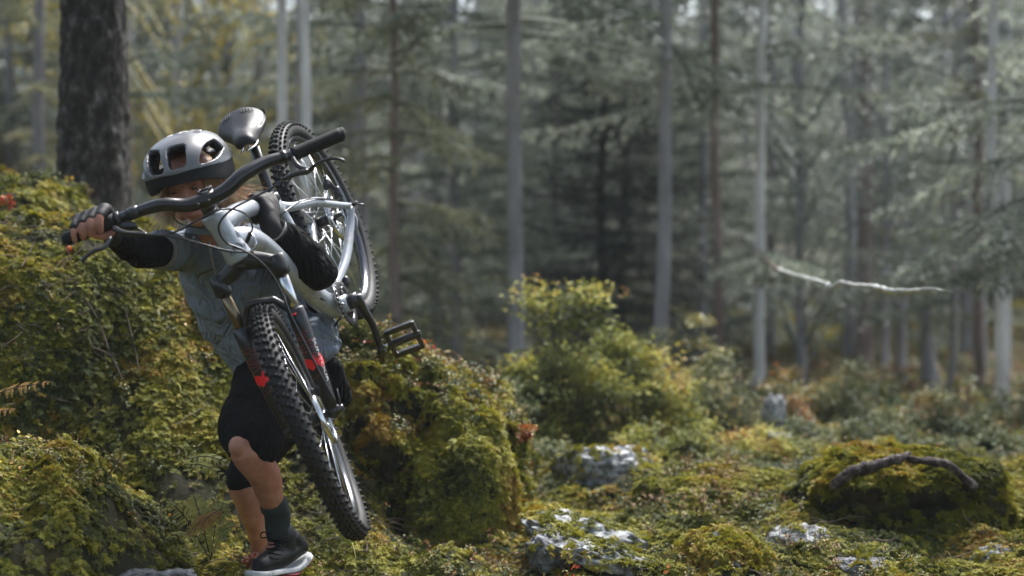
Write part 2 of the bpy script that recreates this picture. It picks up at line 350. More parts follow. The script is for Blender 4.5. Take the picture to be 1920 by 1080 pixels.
def quad_leaf(P, D, L, W, up, fold=.0):
    """leaves as rhombic pairs: base P, direction D, side = D x up -> V, Q(2 quads each -> 6 verts)"""
    D = D/np.linalg.norm(D, axis=1)[:, None]; S = np.cross(D, up); S /= np.linalg.norm(S, axis=1)[:, None]+1e-9; U = np.cross(S, D)
    L = L[:, None]; W = W[:, None]
    tip = P+D*L; m1 = P+D*L*.35; m2 = P+D*L*.75
    a = m1+S*W+U*W*fold; b = m1-S*W+U*W*fold; c = m2+S*W*.7+U*W*fold-U*L*.05; d = m2-S*W*.7+U*W*fold-U*L*.05
    V = np.stack([P, a, c, tip-U*L*.12, d, b], 1).reshape(-1, 3); k = np.arange(len(P))[:, None]*6
    return V, np.concatenate([k+np.array([0, 1, 2, 3]), k+np.array([0, 3, 4, 5])])
def moss_mesh(seed, feathers=12, size=.034):
    r = np.random.default_rng(seed); V = []; Q = []; n = 0
    for f in range(feathers):
        az = r.uniform(0, 6.28); L = size*r.uniform(.6, 1.15); el = r.uniform(.15, 1.2); t = np.linspace(.1, 1, 10)
        d = np.array([math.cos(az)*math.cos(el), math.sin(az)*math.cos(el), math.sin(el)]); base = r.normal(0, size*.25, 3)*[1, 1, 0]-[0, 0, .004]
        P = base+d*L*t[:, None]; P[:, 2] -= L*.55*t**2.2
        side = np.cross(d, [0, 0, 1]); side /= np.linalg.norm(side)
        for s in (-1, 1):
            D = side*s*.9+d*.55+r.normal(0, .25, (10, 3)); D[:, 2] -= .15
            v, q = quad_leaf(P, D, L*.36*(1.1-t)+.003, np.full(10, L*.038+.0004), np.tile([0, 0, 1.], (10, 1)), .2)
            V.append(v); Q.append(q+n); n += len(v)
        v, q = quad_leaf(P[-2:], P[-2:]-P[-3:-1]+1e-5, np.full(2, L*.2), np.full(2, L*.04), np.tile([0, 0, 1.], (2, 1)), .2); V.append(v); Q.append(q+n); n += len(v)
    return np_mesh('moss_sprig', np.concatenate(V), np.concatenate(Q))
def bil_mesh(seed, n=14, h=.07, lf=.013):
    r = np.random.default_rng(seed); b = MB()
    for st in range(3):
        p = [Vector((0, 0, -.01))]; d = Vector((r.normal(0, .35), r.normal(0, .35), 1)).normalized()
        for k in range(5): d = (d+Vector(r.normal(0, .16, 3))).normalized(); p.append(p[-1]+d*h/5*r.uniform(.8, 1.2))
        b.tube(p, [.0009]*len(p), 3, m=1, cap=False)
        A = np.array([tuple(q) for q in p]); t = r.uniform(1, 4.99, n//2); i = t.astype(int); P = A[i]+(A[i+1]-A[i])*(t-i)[:, None]
        D = r.normal(0, 1, (len(t), 3)); D[:, 2] = D[:, 2]*.3+.3
        v, q = quad_leaf(P, D, lf*r.uniform(.7, 1.3, len(t)), lf*.3*np.ones(len(t)), np.tile([0, 0, 1.], (len(t), 1))+r.normal(0, .3, (len(t), 3)), .12); b.add(v, q)
    return b.mesh('bilberry_sprig')
def litter_mesh(seed, n=5, s=.02):
    r = np.random.default_rng(seed); P = r.normal(0, .02, (n, 3)); P[:, 2] = r.uniform(.004, .02, n); D = r.normal(0, 1, (n, 3)); D[:, 2] *= .25
    v, q = quad_leaf(P, D, s*r.uniform(.7, 1.3, n), s*.28*np.ones(n), np.tile([0, 0, 1.], (n, 1))+r.normal(0, .4, (n, 3)), .15); return np_mesh('leaf_sprig', v, q)
def twig_mesh(seed):
    r = np.random.default_rng(seed); b = MB()
    for k in range(3):
        a = r.uniform(0, 6.28); L = r.uniform(.04, .11); p = [Vector((0, 0, .004))]
        for j in range(4): a += r.normal(0, .25); p.append(p[-1]+Vector((math.cos(a), math.sin(a), r.uniform(-.1, .35)))*L/4)
        b.tube(p, np.linspace(.0014, .0005, 5), 4, cap=False)
    return b.mesh('twig_sprig')
source('moss', [moss_mesh(s) for s in range(8)], M_moss)
source('green_moss', [moss_mesh(20+s, 8, .03) for s in range(5)], M_mossd)
source('bilberry', [bil_mesh(40+s) for s in range(8)], [M_bil, M_twig])
source('red_leaf', [litter_mesh(60+s, 6, .016) for s in range(4)], M_red)
source('yellow_leaf', [litter_mesh(70+s, 3, .018) for s in range(4)], M_yel)
source('twig', [twig_mesh(80+s) for s in range(5)], M_twig)
def visible(C, x0=-.56, x1=.50):           # inside the camera's cone with a margin to either side
    q = C[:, 0]/np.maximum(C[:, 1], .1); return (q > x0) & (q < x1) & (C[:, 1] > 2.9)
def grow(N, up=.5, noise=.25): return N+np.array([0, 0, up])+rng.normal(0, noise, N.shape)
def patchy(C, s, lo, hi, off=0): return sstep(lo, hi, fbm(C*s+off, 3))
near_face = (GV[GQ[:, 0], 1] > 2.8) & (GV[GQ[:, 0], 1] < 12) & (np.abs(GV[GQ[:, 0], 0]) < 4.5)
NQ = GQ[near_face]
RXY = [(at(px, py, Y), r_) for px, py, Y, r_ in ((1130, 905, 5.95, .15), (1085, 1030, 4.85, .13), (1150, 1078, 4.5, .11), (1040, 1062, 4.6, .07), (1500, 1045, 4.75, .085), (1605, 1083, 4.5, .07), (1868, 1068, 4.8, .05), (255, 1082, 3.9, .07), (345, 1086, 3.9, .05), (1450, 785, 7.6, .07), (1440, 828, 7.3, .09), (1225, 905, 6.05, .06))]
def off_rocks(C):
    w = np.ones(len(C))
    for p_, r_ in RXY: w = w*(((C[:, 0]-p_.x)/r_)**2+((C[:, 1]-p_.y+.02)/(r_*1.25))**2 > 1)
    return w
def w_moss(C, N): return visible(C)*off_rocks(C)*np.where(C[:, 1] < 8.7, 1, .25)*np.where(C[:, 0] < -.3, .10+1.1*patchy(C, 3.0, -.3, .2), .2+patchy(C, 3.0, -.45, .15))
P, N = sample(GV, NQ, 150000, w_moss)
scatter('moss', 'moss', P, grow(N), rng.uniform(.5, 1.3, len(P))*np.interp(P[:, 1], [4, 6, 9, 12], [.92, 1.1, 1.6, 2.4]), 'yellow green feathery moss carpeting the forest floor and the bank')
P, N = sample(GV, NQ, 55000, lambda C, N: visible(C)*off_rocks(C)*(C[:, 1] < 9)*(.22+patchy(C, 1.7, -.2, .5, 9)))
scatter('moss', 'green_moss', P, grow(N), rng.uniform(.8, 1.5, len(P)), 'dark green moss in the hollows between the yellow cushions')
P, N = sample(GV, NQ, 15000, lambda C, N: visible(C)*off_rocks(C)*(.08+patchy(C, 1.3, .0, .6, 31))*np.where(C[:, 1] < 5.3, 1, 1.3))
scatter('bilberry_plants', 'bilberry', P, grow(N, 1, .3), rng.uniform(.55, 1.1, len(P))*np.interp(P[:, 1], [4, 6, 9, 12], [.8, 1., 1.6, 2.4]), 'low bilberry plants with small glossy leaves over the moss')
P, N = sample(GV, NQ, 1000, lambda C, N: visible(C)*patchy(C, 1.5, .25, .7, 53))
scatter('red_leaves', 'red_leaf', P+N*.02, grow(N, 1, .4), rng.uniform(.6, 1.3, len(P)), 'small red and orange autumn leaves dotting the moss')
P, N = sample(GV, NQ, 1800, lambda C, N: visible(C)*patchy(C, 1.2, .0, .6, 77))
scatter('yellow_leaves', 'yellow_leaf', P+N*.015, grow(N, 1, .4), rng.uniform(.6, 1.2, len(P)), 'fallen yellow leaves dotting the moss')
P, N = sample(GV, NQ, 2500, lambda C, N: visible(C)*(C[:, 1] < 9)*(.3+patchy(C, 1.4, .1, .6, 91)))
scatter('fallen_twigs', 'twig', P+N*.015, grow(N, 1, .3), rng.uniform(.6, 1.5, len(P)), 'thin brown twigs lying on the moss')

P, N = sample(GV, GQ, 18000, lambda C, N: ((np.abs(C[:, 0]/np.maximum(C[:, 1], 1)) < .7) & (C[:, 1] > 11) & (C[:, 1] < 26))*(.3+patchy(C, .6, -.3, .3))/np.maximum(C[:, 1], 1))
scatter('undergrowth', 'moss', P, grow(N, 1, .3), rng.uniform(3, 7, len(P)), 'yellow green undergrowth under the farther trees')
P, N = sample(GV, GQ, 8000, lambda C, N: ((np.abs(C[:, 0]/np.maximum(C[:, 1], 1)) < .7) & (C[:, 1] > 9) & (C[:, 1] < 22))*(.3+patchy(C, .6, -.1, .4, 5))/np.maximum(C[:, 1], 1))
scatter('undergrowth', 'bilberry', P, grow(N, 1, .3), rng.uniform(3, 5.5, len(P)), 'leafy undergrowth under the farther trees')
# ------------------------------------------------------------------ boulders and rocks
def ico(sub):
    bm = bmesh.new(); bmesh.ops.create_icosphere(bm, subdivisions=sub, radius=1)
    V = np.array([v.co[:] for v in bm.verts]); T = np.array([[v.index for v in f.verts] for f in bm.faces]); bm.free(); return V, T
ICO = {s: ico(s) for s in (4, 5, 6)}
def rock_vt(c, r, sub=5, p=2.6, amp=.12, fs=2.2, seed=0, rot=0, tilt=0, ridged=.0, sharp=0., over=0.):
    V, T = ICO[sub]; V = V.copy(); V = V/(np.abs(V)**p).sum(1)[:, None]**(1/p)
    n = fbm(V*fs+seed*7.7, 4); n2 = 1-np.abs(fbm(V*fs*2.2+seed*3.1, 3))
    V = V*(1+amp*n+ridged*(n2-.6))[:, None]
    if sharp: V = V+sharp*(np.round(V*3+n[:, None])/3-V)
    V = V*np.array(r); R = np.array((Euler((0, tilt, rot)).to_matrix())); V[:, 1] -= over*np.clip(V[:, 2]+r[2]*.3, 0, None); V = V@R.T+np.array(tuple(c)); return V, T
def rock(name, c, r, mat, label, cat, moss=0, mossw=None, mscale=1., group=None, mk='moss', **k):
    V, T = rock_vt(c, r, **k); e = link(name, np_mesh(name, V, T), mat, smooth=True); tag(e, label, cat, group)
    if moss:
        P, N = sample(V, T, moss, mossw or (lambda C, N: sstep(-.1, .5, N[:, 2])*(.15+patchy(C, 6, -.2, .4))))
        scatter('moss', mk, P, grow(N, .35), rng.uniform(.7, 1.2, len(P))*mscale, None, None, e)
    return e, V, T
bo, BV, BT = rock('mossy_boulder', (-.54, 5.72, .2), (.50, .5, .56), M_rockd, 'large moss draped boulder with a dark steep face behind the bicycle front wheel', 'boulder',
    moss=19000, mossw=lambda C, N: (C[:, 1] < 6.3)*(sstep(-.05, .45, N[:, 2])*1.3+.05+.8*patchy(C*np.array([1, 1, .3]), 7, .1, .5, 3)), sub=6, p=2.7, amp=.15, fs=1.8, seed=2, tilt=.38, ridged=.16, over=.2)
P, N = sample(BV, BT, 1500, lambda C, N: sstep(.3, .8, N[:, 2]))
scatter('bilberry_plants', 'bilberry', P, grow(N, 1, .3), rng.uniform(.6, 1.1, len(P)), None, None, bo)
P, N = sample(BV, BT, 55, lambda C, N: sstep(.3, .8, N[:, 2])); scatter('red_leaves', 'red_leaf', P+N*.02, grow(N, 1, .4), rng.uniform(.7, 1.3, len(P)), None, None, bo)
# small lobe at its right foot, with an orange fern tuft over the gap
rock('boulder', (-.16, 5.3, .02), (.2, .26, .52), M_rockd, 'narrow mossy boulder leaning on the right end of the big boulder', 'boulder', moss=4500,
     mossw=lambda C, N: .3+sstep(-.3, .6, N[:, 2]), sub=5, seed=5, amp=.14, tilt=-.1)
def rk(px, py, Y, r, label, seed, moss=0, **k):
    c = at(px, py, Y)+Vector((0, 0, .02)); moss = int(moss*.4); k.setdefault('mat', M_rock)
    return rock('rock', c, r, k.pop('mat'), label, 'rock', moss=moss, seed=seed, **{**dict(p=2.4, amp=.22, ridged=.16, sharp=.12), **k})
rk(1130, 896, 5.95, (.18, .12, .095), 'pale grey lichen covered rock on the moss below the yellow green bush', 3, 260, mat=M_rockp)
rk(1225, 905, 6.05, (.1, .1, .035), 'low yellowish flat rock beside the pale grey rock', 13, 350)
rk(1085, 1016, 4.85, (.17, .18, .055), 'grey rock slab with cracks at the bottom edge under the moss shelf', 4, 380, tilt=.2, mat=M_rockp)
rk(1150, 1068, 4.5, (.15, .1, .045), 'broken pale rock slab lowest in the picture centre', 6, 260, tilt=.3, mat=M_rockp)
rk(1040, 1050, 4.6, (.08, .1, .06), 'dark edged grey rock at the foot of the boulder', 16, 100)
rk(1368, 1068, 4.5, (.12, .12, .075), 'yellow moss topped rock with one bare pale side at the bottom edge', 7, 900, tilt=.3)
rk(1500, 1040, 4.75, (.1, .1, .065), 'grey rock in front of the dark hollow mossy boulder', 8, 40, mat=M_rockp)
rk(1605, 1083, 4.5, (.08, .1, .04), 'small grey rock half under the bottom edge of the picture', 9, 60)
rk(1868, 1068, 4.8, (.06, .08, .05), 'small grey rock in the lower right corner', 10, 30)
rk(262, 1102, 3.9, (.06, .06, .022), 'dark flat wet stone in the moss at the lower left', 11, 0)
rk(330, 1100, 3.9, (.05, .05, .02), 'light grey flat stone left of the shoe', 12, 0)
rk(1450, 785, 7.6, (.055, .05, .09), 'white weathered stone standing among green bushes', 14, 0, mat=M_rockp)
rk(1440, 828, 7.3, (.1, .08, .03), 'flat pale stone in front of the white standing stone', 15, 60, mat=M_rockp)
# hollow boulder at right
bo2, B2V, B2T = rock('mossy_boulder', (1.37, 5.52, .14), (.33, .26, .265), M_rockd, 'dark hollow mossy boulder under a broken piece of log', 'boulder', moss=6500,
    mossw=lambda C, N: sstep(.1, .6, N[:, 2])*(.4+patchy(C, 6, -.3, .3))+.012, sub=6, p=3.4, amp=.14, fs=2, seed=21, tilt=.08, ridged=.16, over=.5)
rock('mossy_boulder', (1.74, 5.6, .1), (.26, .3, .2), M_rockd, 'low mossy boulder at the right picture edge', 'boulder', moss=4500, sub=5, seed=23, amp=.16, mossw=lambda C, N: .3+sstep(-.2, .6, N[:, 2]))
rock('mossy_boulder', (.82, 5.75, .13), (.42, .3, .17), M_rockd, 'long low moss cushion left of the hollow boulder', 'boulder', moss=7500, sub=5, seed=29, amp=.18, mossw=lambda C, N: .15+sstep(-.1, .6, N[:, 2])*(.3+patchy(C, 6, -.3, .3)))
b = MB(); p = smooth_path([at(1560, 912, 5.0), at(1600, 886, 4.98), at(1650, 870, 5.0), at(1702, 854, 5.06)], 5)
V0 = b.tube(p, [.012, .018, .02, .019, .021, .02, .018, .020, .021, .019, .017, .018, .016, .013, .012, .009], 14)
V = np.concatenate(b.V); V += .010*fbm(V*[40, 40, 40], 3)[:, None]; b.V = [V]
tag(b.build('log', M_wood), 'broken brown piece of log lying on the hollow boulder', 'log')
b = MB(); p = smooth_path([at(1700, 858, 5.06), at(1745, 866, 5.04), at(1790, 880, 5.03), at(1828, 912, 5.05)], 6); b.tube(p, np.linspace(.012, .017, len(p)), 10)
V = np.concatenate(b.V); V += .006*fbm(V*30, 3)[:, None]; b.V = [V]
tag(b.build('log', M_wood), 'dark thin root reaching right from the piece of log', 'root')

# ------------------------------------------------------------------ ferns and leafy plants
def frond(b, base, tip, bow, width, n=12, droop=.3, up=(0, 0, 1)):
    base = Vector(base); tip = Vector(tip); mid = (base+tip)/2+Vector(bow)
    pts = smooth_path([base, mid, tip], 10); b.tube(pts, np.linspace(.0022, .0006, len(pts)), 4, m=1, cap=False)
    A = np.array([tuple(p) for p in pts]); T = np.gradient(A, axis=0); T /= np.linalg.norm(T, axis=1)[:, None]
    U = np.array(up, float); t = np.linspace(.12, .98, n); k = np.clip((t*(len(A)-1)).astype(int), 0, len(A)-2); P = A[k]; D = T[k]
    S = np.cross(D, U); S /= np.linalg.norm(S, axis=1)[:, None]
    w = width*np.sin(np.clip(t*2.9+.15, 0, 3.14))**.8
    for s in (-1, 1):
        for sub in range(6):      # small pinnules along each pinna
            q = (sub+.5)/6; dd = S*s+D*.45; pp = P+dd*(w*q)[:, None]; pp[:, 2] -= w*droop*q*q
            for e in (-1, 1):
                v, qd = quad_leaf(pp, D*e*.9+S*s*.6, w*.3*(1.05-q)+.002, w*.05+.0006, np.tile(U, (n, 1)), .1); b.add(v, qd)
def fern(name, label, fr, mat=M_fern, up=(0, -.6, .8)):
    b = MB()
    for f in fr: frond(b, *f, up=up)
    tag(b.build(name, [mat, M_twig], smooth=False), label, 'fern')
def fr(bx, by, tx, ty, Y, dY, w, bow=.03): return (at(bx, by, Y), at(tx, ty, Y+dY), (0, -.02, bow), w)
fern('fern', 'green fern spreading its fronds behind the lower leg', [fr(395, 1050, 312, 935, 4.3, -.1, .035), fr(395, 1050, 362, 925, 4.3, -.02, .04), fr(395, 1050, 420, 940, 4.3, .04, .04, .02), fr(395, 1050, 440, 985, 4.3, -.1, .035), fr(395, 1050, 330, 1000, 4.3, -.15, .03)])
fern('fern', 'yellow orange fern frond beside the green fern', [fr(420, 960, 350, 1003, 4.22, -.05, .03, .015), fr(415, 955, 375, 990, 4.22, -.08, .025, .01)], M_ferno)
fern('fern', 'pale fern frond arching right beside the shorts hem', [fr(345, 862, 438, 872, 4.5, -.05, .022, .02), fr(345, 870, 430, 900, 4.5, -.08, .02, .02)])
fern('fern', 'small grey green fern frond above the sunny moss mound', [fr(55, 862, 145, 878, 4.2, -.05, .025, .02)])
fern('fern', 'rusty fern fronds entering at the left picture edge', [fr(-60, 770, 98, 716, 4.35, -.1, .03, .02), fr(-60, 790, 30, 768, 4.3, -.1, .025, .01)], M_ferno)
def strap(name, label, cat, spec, mat, w=.006):
    b = MB()
    for (bx, by, tx, ty, Y, bow) in spec:
        pts = smooth_path([at(bx, by, Y), (at(bx, by, Y)+at(tx, ty, Y-.04))/2+Vector((0, 0, bow)), at(tx, ty, Y-.06)], 8); n = len(pts)
        b.tube(pts, w*np.sin(np.linspace(.15, 3.0, n)), 6, ecc=.25, up=(0, 1, .2))
    tag(b.build(name, mat), label, cat)
strap('leafy_plant', 'small plant with long pale leaves left of the wheel bottom', 'plant', [(655, 1020, 590, 1030, 4.5, .05), (655, 1020, 600, 990, 4.5, .04), (655, 1020, 705, 1022, 4.5, .03), (655, 1020, 690, 985, 4.5, .04), (655, 1022, 625, 1045, 4.5, .02), (655, 1020, 640, 975, 4.5, .05), (655, 1020, 668, 1050, 4.4, .02)], M_fern)
strap('grass_stem', 'bent dry grass stem above the sunny moss mound', 'grass stem', [(165, 922, 188, 915, 4.1, .0), (188, 915, 236, 840, 4.12, .0)], M_twig, .0016)
strap('fallen_twig', 'long reddish brown twig hanging down the left moss mound', 'twig', [(150, 545, 185, 600, 4.86, .0), (185, 600, 205, 660, 4.82, .0), (205, 660, 232, 715, 4.78, .0)], M_twig, .0032)
strap('fallen_twig', 'short brown twig beside the long one on the left moss mound', 'twig', [(232, 570, 250, 640, 4.85, .0), (250, 640, 262, 700, 4.8, .0)], M_twig, .0026)
strap('fallen_twig', 'dark crooked twig lying on top of the left moss mound', 'twig', [(20, 450, 70, 442, 5.0, .0), (70, 442, 52, 480, 4.98, .0), (52, 480, 40, 500, 4.96, .0)], M_twig, .003)
# red leaved sprig
def sprig(name, label, px, py, Y, h, n, mat, lf=.014, spread=.04):
    b = MB(); base = at(px, py, Y); P = []
    for s in range(5):
        d = Vector((rng.normal(0, .35), rng.normal(0, .35), 1)).normalized(); tip = base+d*h*rng.uniform(.6, 1.1); b.tube([base, (base+tip)/2+Vector(rng.normal(0, .004, 3)), tip], .001, 4, m=1, cap=False)
        for k in range(n//5): P.append(tuple(base.lerp(tip, rng.uniform(.25, 1.05))))
    P = np.array(P)+rng.normal(0, spread*.15, (len(P), 3)); D = rng.normal(0, 1, P.shape)
    v, q = quad_leaf(P, D, lf*rng.uniform(.6, 1.3, len(P)), np.full(len(P), lf*.32), rng.normal(0, .5, P.shape)+[0, 0, 1.], .1); b.add(v, q)
    tag(b.build(name, [mat, M_twig], smooth=False), label, 'sprig')
sprig('leafy_sprig', 'upright sprig of red leaves on the sunny moss mound', 100, 985, 3.95, .1, 55, M_red)
sprig('leafy_sprig', 'low red leaves left of the black shoe', 465, 1068, 4.25, .04, 40, M_red)
sprig('leafy_sprig', 'orange leaves on the top left moss knob', 18, 395, 5.55, .06, 40, M_red, .018)
sprig('leafy_sprig', 'orange leaves below the left handlebar grip', 135, 488, 5.2, .05, 30, M_red, .018)
sprig('leafy_sprig', 'rusty orange tuft in the gap right of the big boulder', 985, 832, 5.35, .08, 120, M_busho, .02)
# ------------------------------------------------------------------ forest
def branch_quads(r, base, az, L, el, droop, dens=1., twl=.2, ndl=.05, hang=.5):
    """one conifer branch: side twigs covered with little needle bunches; returns needle quads V and the limb's points"""
    n = max(4, int(L*14*dens)); t = np.linspace(.18, 1, n)
    d = np.array([math.cos(az)*math.cos(el), math.sin(az)*math.cos(el), math.sin(el)])
    def limb(t): p = base+d*(L*t)[:, None]; p[:, 2] -= droop*L*t**1.7; p[:, 2] += .12*L*t**4; return p
    P = limb(t); side = np.array([-math.sin(az), math.cos(az), 0]); Vs = []
    for s in (-1, 1):
        k = 9; l = twl*L**.5*(1.15-t)*r.uniform(.6, 1.2, n)+.04
        D = d*.55+side*s*.85+r.normal(0, .14, (n, 3)); D[:, 2] -= hang*r.uniform(.2, 1, n); D /= np.linalg.norm(D, axis=1)[:, None]
        q = np.linspace(.05, 1, k); PP = P[:, None]+D[:, None]*(l[:, None]*q)[..., None]; PP[..., 2] -= (l[:, None]*q**2)*hang*.6
        PP = PP.reshape(-1, 3); DD = np.repeat(D, k, 0)+r.normal(0, .45, (n*k, 3)); Vs.append((PP, DD))
    Vs.append((np.repeat(P, 2, 0), r.normal(0, .6, (2*n, 3))+d))
    PP = np.concatenate([v[0] for v in Vs]); DD = np.concatenate([v[1] for v in Vs]); DD /= np.linalg.norm(DD, axis=1)[:, None]
    m = len(PP); S = np.cross(DD, r.normal(0, .5, (m, 3))+[0, 0, 1]); S /= np.linalg.norm(S, axis=1)[:, None]+1e-9
    l = (ndl*r.uniform(.6, 1.3, m))[:, None]; w = l*.22
    V = np.stack([PP-DD*l*.3, PP+S*w, PP+DD*l, PP-S*w], 1).reshape(-1, 3)
    return V, limb(np.linspace(0, 1, 6))
def spruce_crown(seed, h=9., z0=.6, r0=1.6, step=.2, per=5, dens=1., ndl=.055, droop=.25, hang=.5, gap=.0, top=.05):
    r = np.random.default_rng(seed); b = MB(); z = z0
    while z < h-.1:
        q = (z-z0)/(h-z0); L = (r0*(1-q)**.8+top)
        for k in range(per):
            if r.random() < gap: continue
            az = r.uniform(0, 6.283); l = L*r.uniform(.55, 1.15)
            V, lp = branch_quads(r, np.array([0, 0, z+r.uniform(-.08, .08)]), az, l, r.uniform(-.1, .25)+q*.4, droop*r.uniform(.6, 1.4), dens, .3, ndl, hang)
            n = len(V)//4; b.add(V, np.arange(4*n).reshape(-1, 4)); b.tube(lp, np.linspace(.013*l**.5+.003, .003, 6), 4, m=1, cap=False)
        z += step*r.uniform(.8, 1.2)
    return b.mesh('crown')
def leaf_crown(seed, h=8., z0=1., r0=1.8, n=9000, lf=.05, clumps=70):
    r = np.random.default_rng(seed); b = MB(); C = []
    for k in range(clumps):
        z = r.uniform(z0, h); q = (z-z0)/(h-z0); R = r0*math.sin(min(3.0, q*2.6+.45)); a = r.uniform(0, 6.28); rr = R*r.uniform(.2, 1)**.6
        c = np.array([rr*math.cos(a), rr*math.sin(a), z]); C.append(c)
        b.tube([(0, 0, max(.3, z-.7*rr-.2)), c*[.5, .5, 1]-[0, 0, .15], c], [.018, .011, .004], 4, m=1, cap=False)
    C = np.array(C); k = r.integers(0, clumps, n); P = C[k]+r.normal(0, 1, (n, 3))*[.24, .24, .15]; D = r.normal(0, 1, (n, 3)); D[:, 2] -= .5
    v, q = quad_leaf(P, D, lf*r.uniform(.6, 1.3, n), lf*.33*np.ones(n), r.normal(0, .5, (n, 3))+[0, 0, 1.], .1); b.add(v, q)
    return b.mesh('crown')
CROWN = {
 'full': [spruce_crown(1, 8, .35, 1.7), spruce_crown(2, 9, .5, 1.5)],
 'thin': [spruce_crown(3, 9, .8, 1.3, .34, 3, .9, gap=.25), spruce_crown(4, 10, 1.2, 1.5, .4, 3, .8, gap=.3)],
 'high': [spruce_crown(5, 8, 2.6, 1.7, .42, 3, .7, ndl=.07, gap=.2), spruce_crown(6, 8, 1.6, 1.4, .45, 3, .7, ndl=.07, gap=.4)],
 'droop': [spruce_crown(11, 7, .5, .95, .26, 4, 1.1, droop=.5, hang=.75, ndl=.05), spruce_crown(12, 7, 1.5, 1.5, .4, 4, 1, droop=.45, hang=.7, gap=.2)],
 'leaf': [leaf_crown(7, 8, .9, 1.7), leaf_crown(8, 9, 1.5, 2.0)],
}
def crown_mesh(kind, k, mat):
    src = CROWN[kind][k % 2]; key = (kind, k % 2, mat.name)
    if key not in CM:
        me = src.copy(); me.materials.clear(); me.materials.append(mat); me.materials.append(M_twig); CM[key] = me
    return CM[key]
CM = {}
def trunk_mesh(r, h, seed, seg=14, lump=.04, flare=.35, lean=0):
    rr = np.random.default_rng(seed); z = np.concatenate([[-.5, 0, .15, .4], np.arange(.8, h, .5), [h]]); b = MB()
    off = np.cumsum(rr.normal(0, .012, (len(z), 2)), 0); off[:3] = 0
    P = np.stack([off[:, 0]+lean*z, off[:, 1], z], 1)
    R = r*(1-.8*np.clip(z/h, 0, 1))*(1+flare*np.exp(-np.clip(z, 0, None)/.18)); b.tube(P, R, seg)
    V = np.concatenate(b.V); V[:, :2] += lump*r*4*fbm(V*[3, 3, 1.2]+seed, 2)[:, None]*np.sign(V[:, :2]-0)*.3; b.V = [V]; return b.mesh('trunk')
TREES = []
def tree(name, px, Y, r, bark, label, crown=None, mat=None, h=11., s=1., k=0, yb=None, rot=None, group=None, lean=0, cat='tree'):
    p = on_ground(px, Y); e = empty(name, p); tag(e, label, cat, group)
    t = link('trunk', trunk_mesh(r, h, len(TREES)+3, lean=lean), bark, smooth=True); t.parent = e
    if crown:
        c = bpy.data.objects.new('crown', crown_mesh(crown, k, mat)); COL.objects.link(c); c.parent = e
        c.scale = (s, s, s); c.rotation_euler.z = rot if rot is not None else rng.uniform(0, 6.28)
    TREES.append(e); return e
# the trees one can tell apart, left to right
tree('spruce_tree', 78, 13.0, .062, M_bark_g, 'thin grey trunk before the bright hill, farthest left', 'thin', M_ndly, h=9, s=.9, k=0)
tree('pine_tree', 243, 12.0, .05, M_bark_r, 'thin reddish trunk peeping out right beside the big dark trunk', 'high', M_ndl, h=10, s=.8, k=1)
tree('birch_tree', 531, 10.2, .040, M_bark_p, 'pale slender trunk, left one of three close together above the rear wheel', None, h=10)
tree('birch_tree', 556, 11.5, .026, M_bark_g, 'thin greenish grey trunk between two pale trunks above the rear wheel', None, h=11)
tree('birch_tree', 577, 10.0, .038, M_bark_p, 'pale slender trunk, right one of three close together above the rear wheel', None, h=10)
tree('pine_tree', 690, 12.5, .056, M_bark_g, 'grey violet trunk between the rear wheel and the leaning branchy spruce', 'high', M_ndl, h=11, s=1.1, k=0)
tree('spruce_tree', 748, 10.8, .04, M_bark_r, 'slim reddish spruce with drooping branches all the way down', 'droop', M_ndly, h=7.2, s=.95, k=0, rot=.4)
tree('pine_tree', 971, 11.0, .064, M_bark_g, 'straight grey trunk left of the dark gap between the trees', 'high', M_ndl, h=11, s=1.1, k=0)
tree('pine_tree', 1233, 10.8, .053, M_bark_g, 'grey trunk right of the dark gap, behind the yellow green bush', 'high', M_ndl, h=11, s=1.1, k=0)
tree('pine_tree', 1343, 12.0, .042, M_bark_r, 'thin brown trunk in the middle of three tall trunks', 'high', M_ndl, h=10, s=1., k=0)
tree('pine_tree', 1407, 12.0, .044, M_bark_p, 'slim grey trunk, right one of the three tall trunks', 'high', M_ndl, h=10, s=1., k=0)
tree('dead_tree', 1690, 16.0, .07, M_bark_g, 'short grey trunk beyond the orange shrub', None, h=2.1, cat='tree stump')
tree('dead_tree', 1745, 15.0, .085, M_bark_g, 'broad pale stump between two thinner trunks at the right', None, h=1.7, cat='tree stump')
tree('spruce_tree', 1832, 14.0, .04, M_bark_r, 'thin brown trunk left of the pale blue grey one', 'thin', M_ndly, h=9, s=.8, k=1)
tree('dead_tree', 1881, 10.2, .038, M_bark_p, 'pale blue grey trunk near the right picture edge', None, h=9, cat='tree')
tree('pine_tree', 1876, 13.5, .06, M_bark_p, 'light trunk high up at the right picture edge', 'high', M_broad, h=12, s=1, k=0)
tree('dead_tree', 1618, 17.0, .1, M_bark_r, 'dark thick trunk standing in the shade behind the hollow boulder', None, h=9)
tree('spruce_tree', 1250, 19.0, .06, M_bark_g, 'faint grey trunk just right of the trunk behind the bush', 'high', M_ndl, h=14, s=1, k=1)
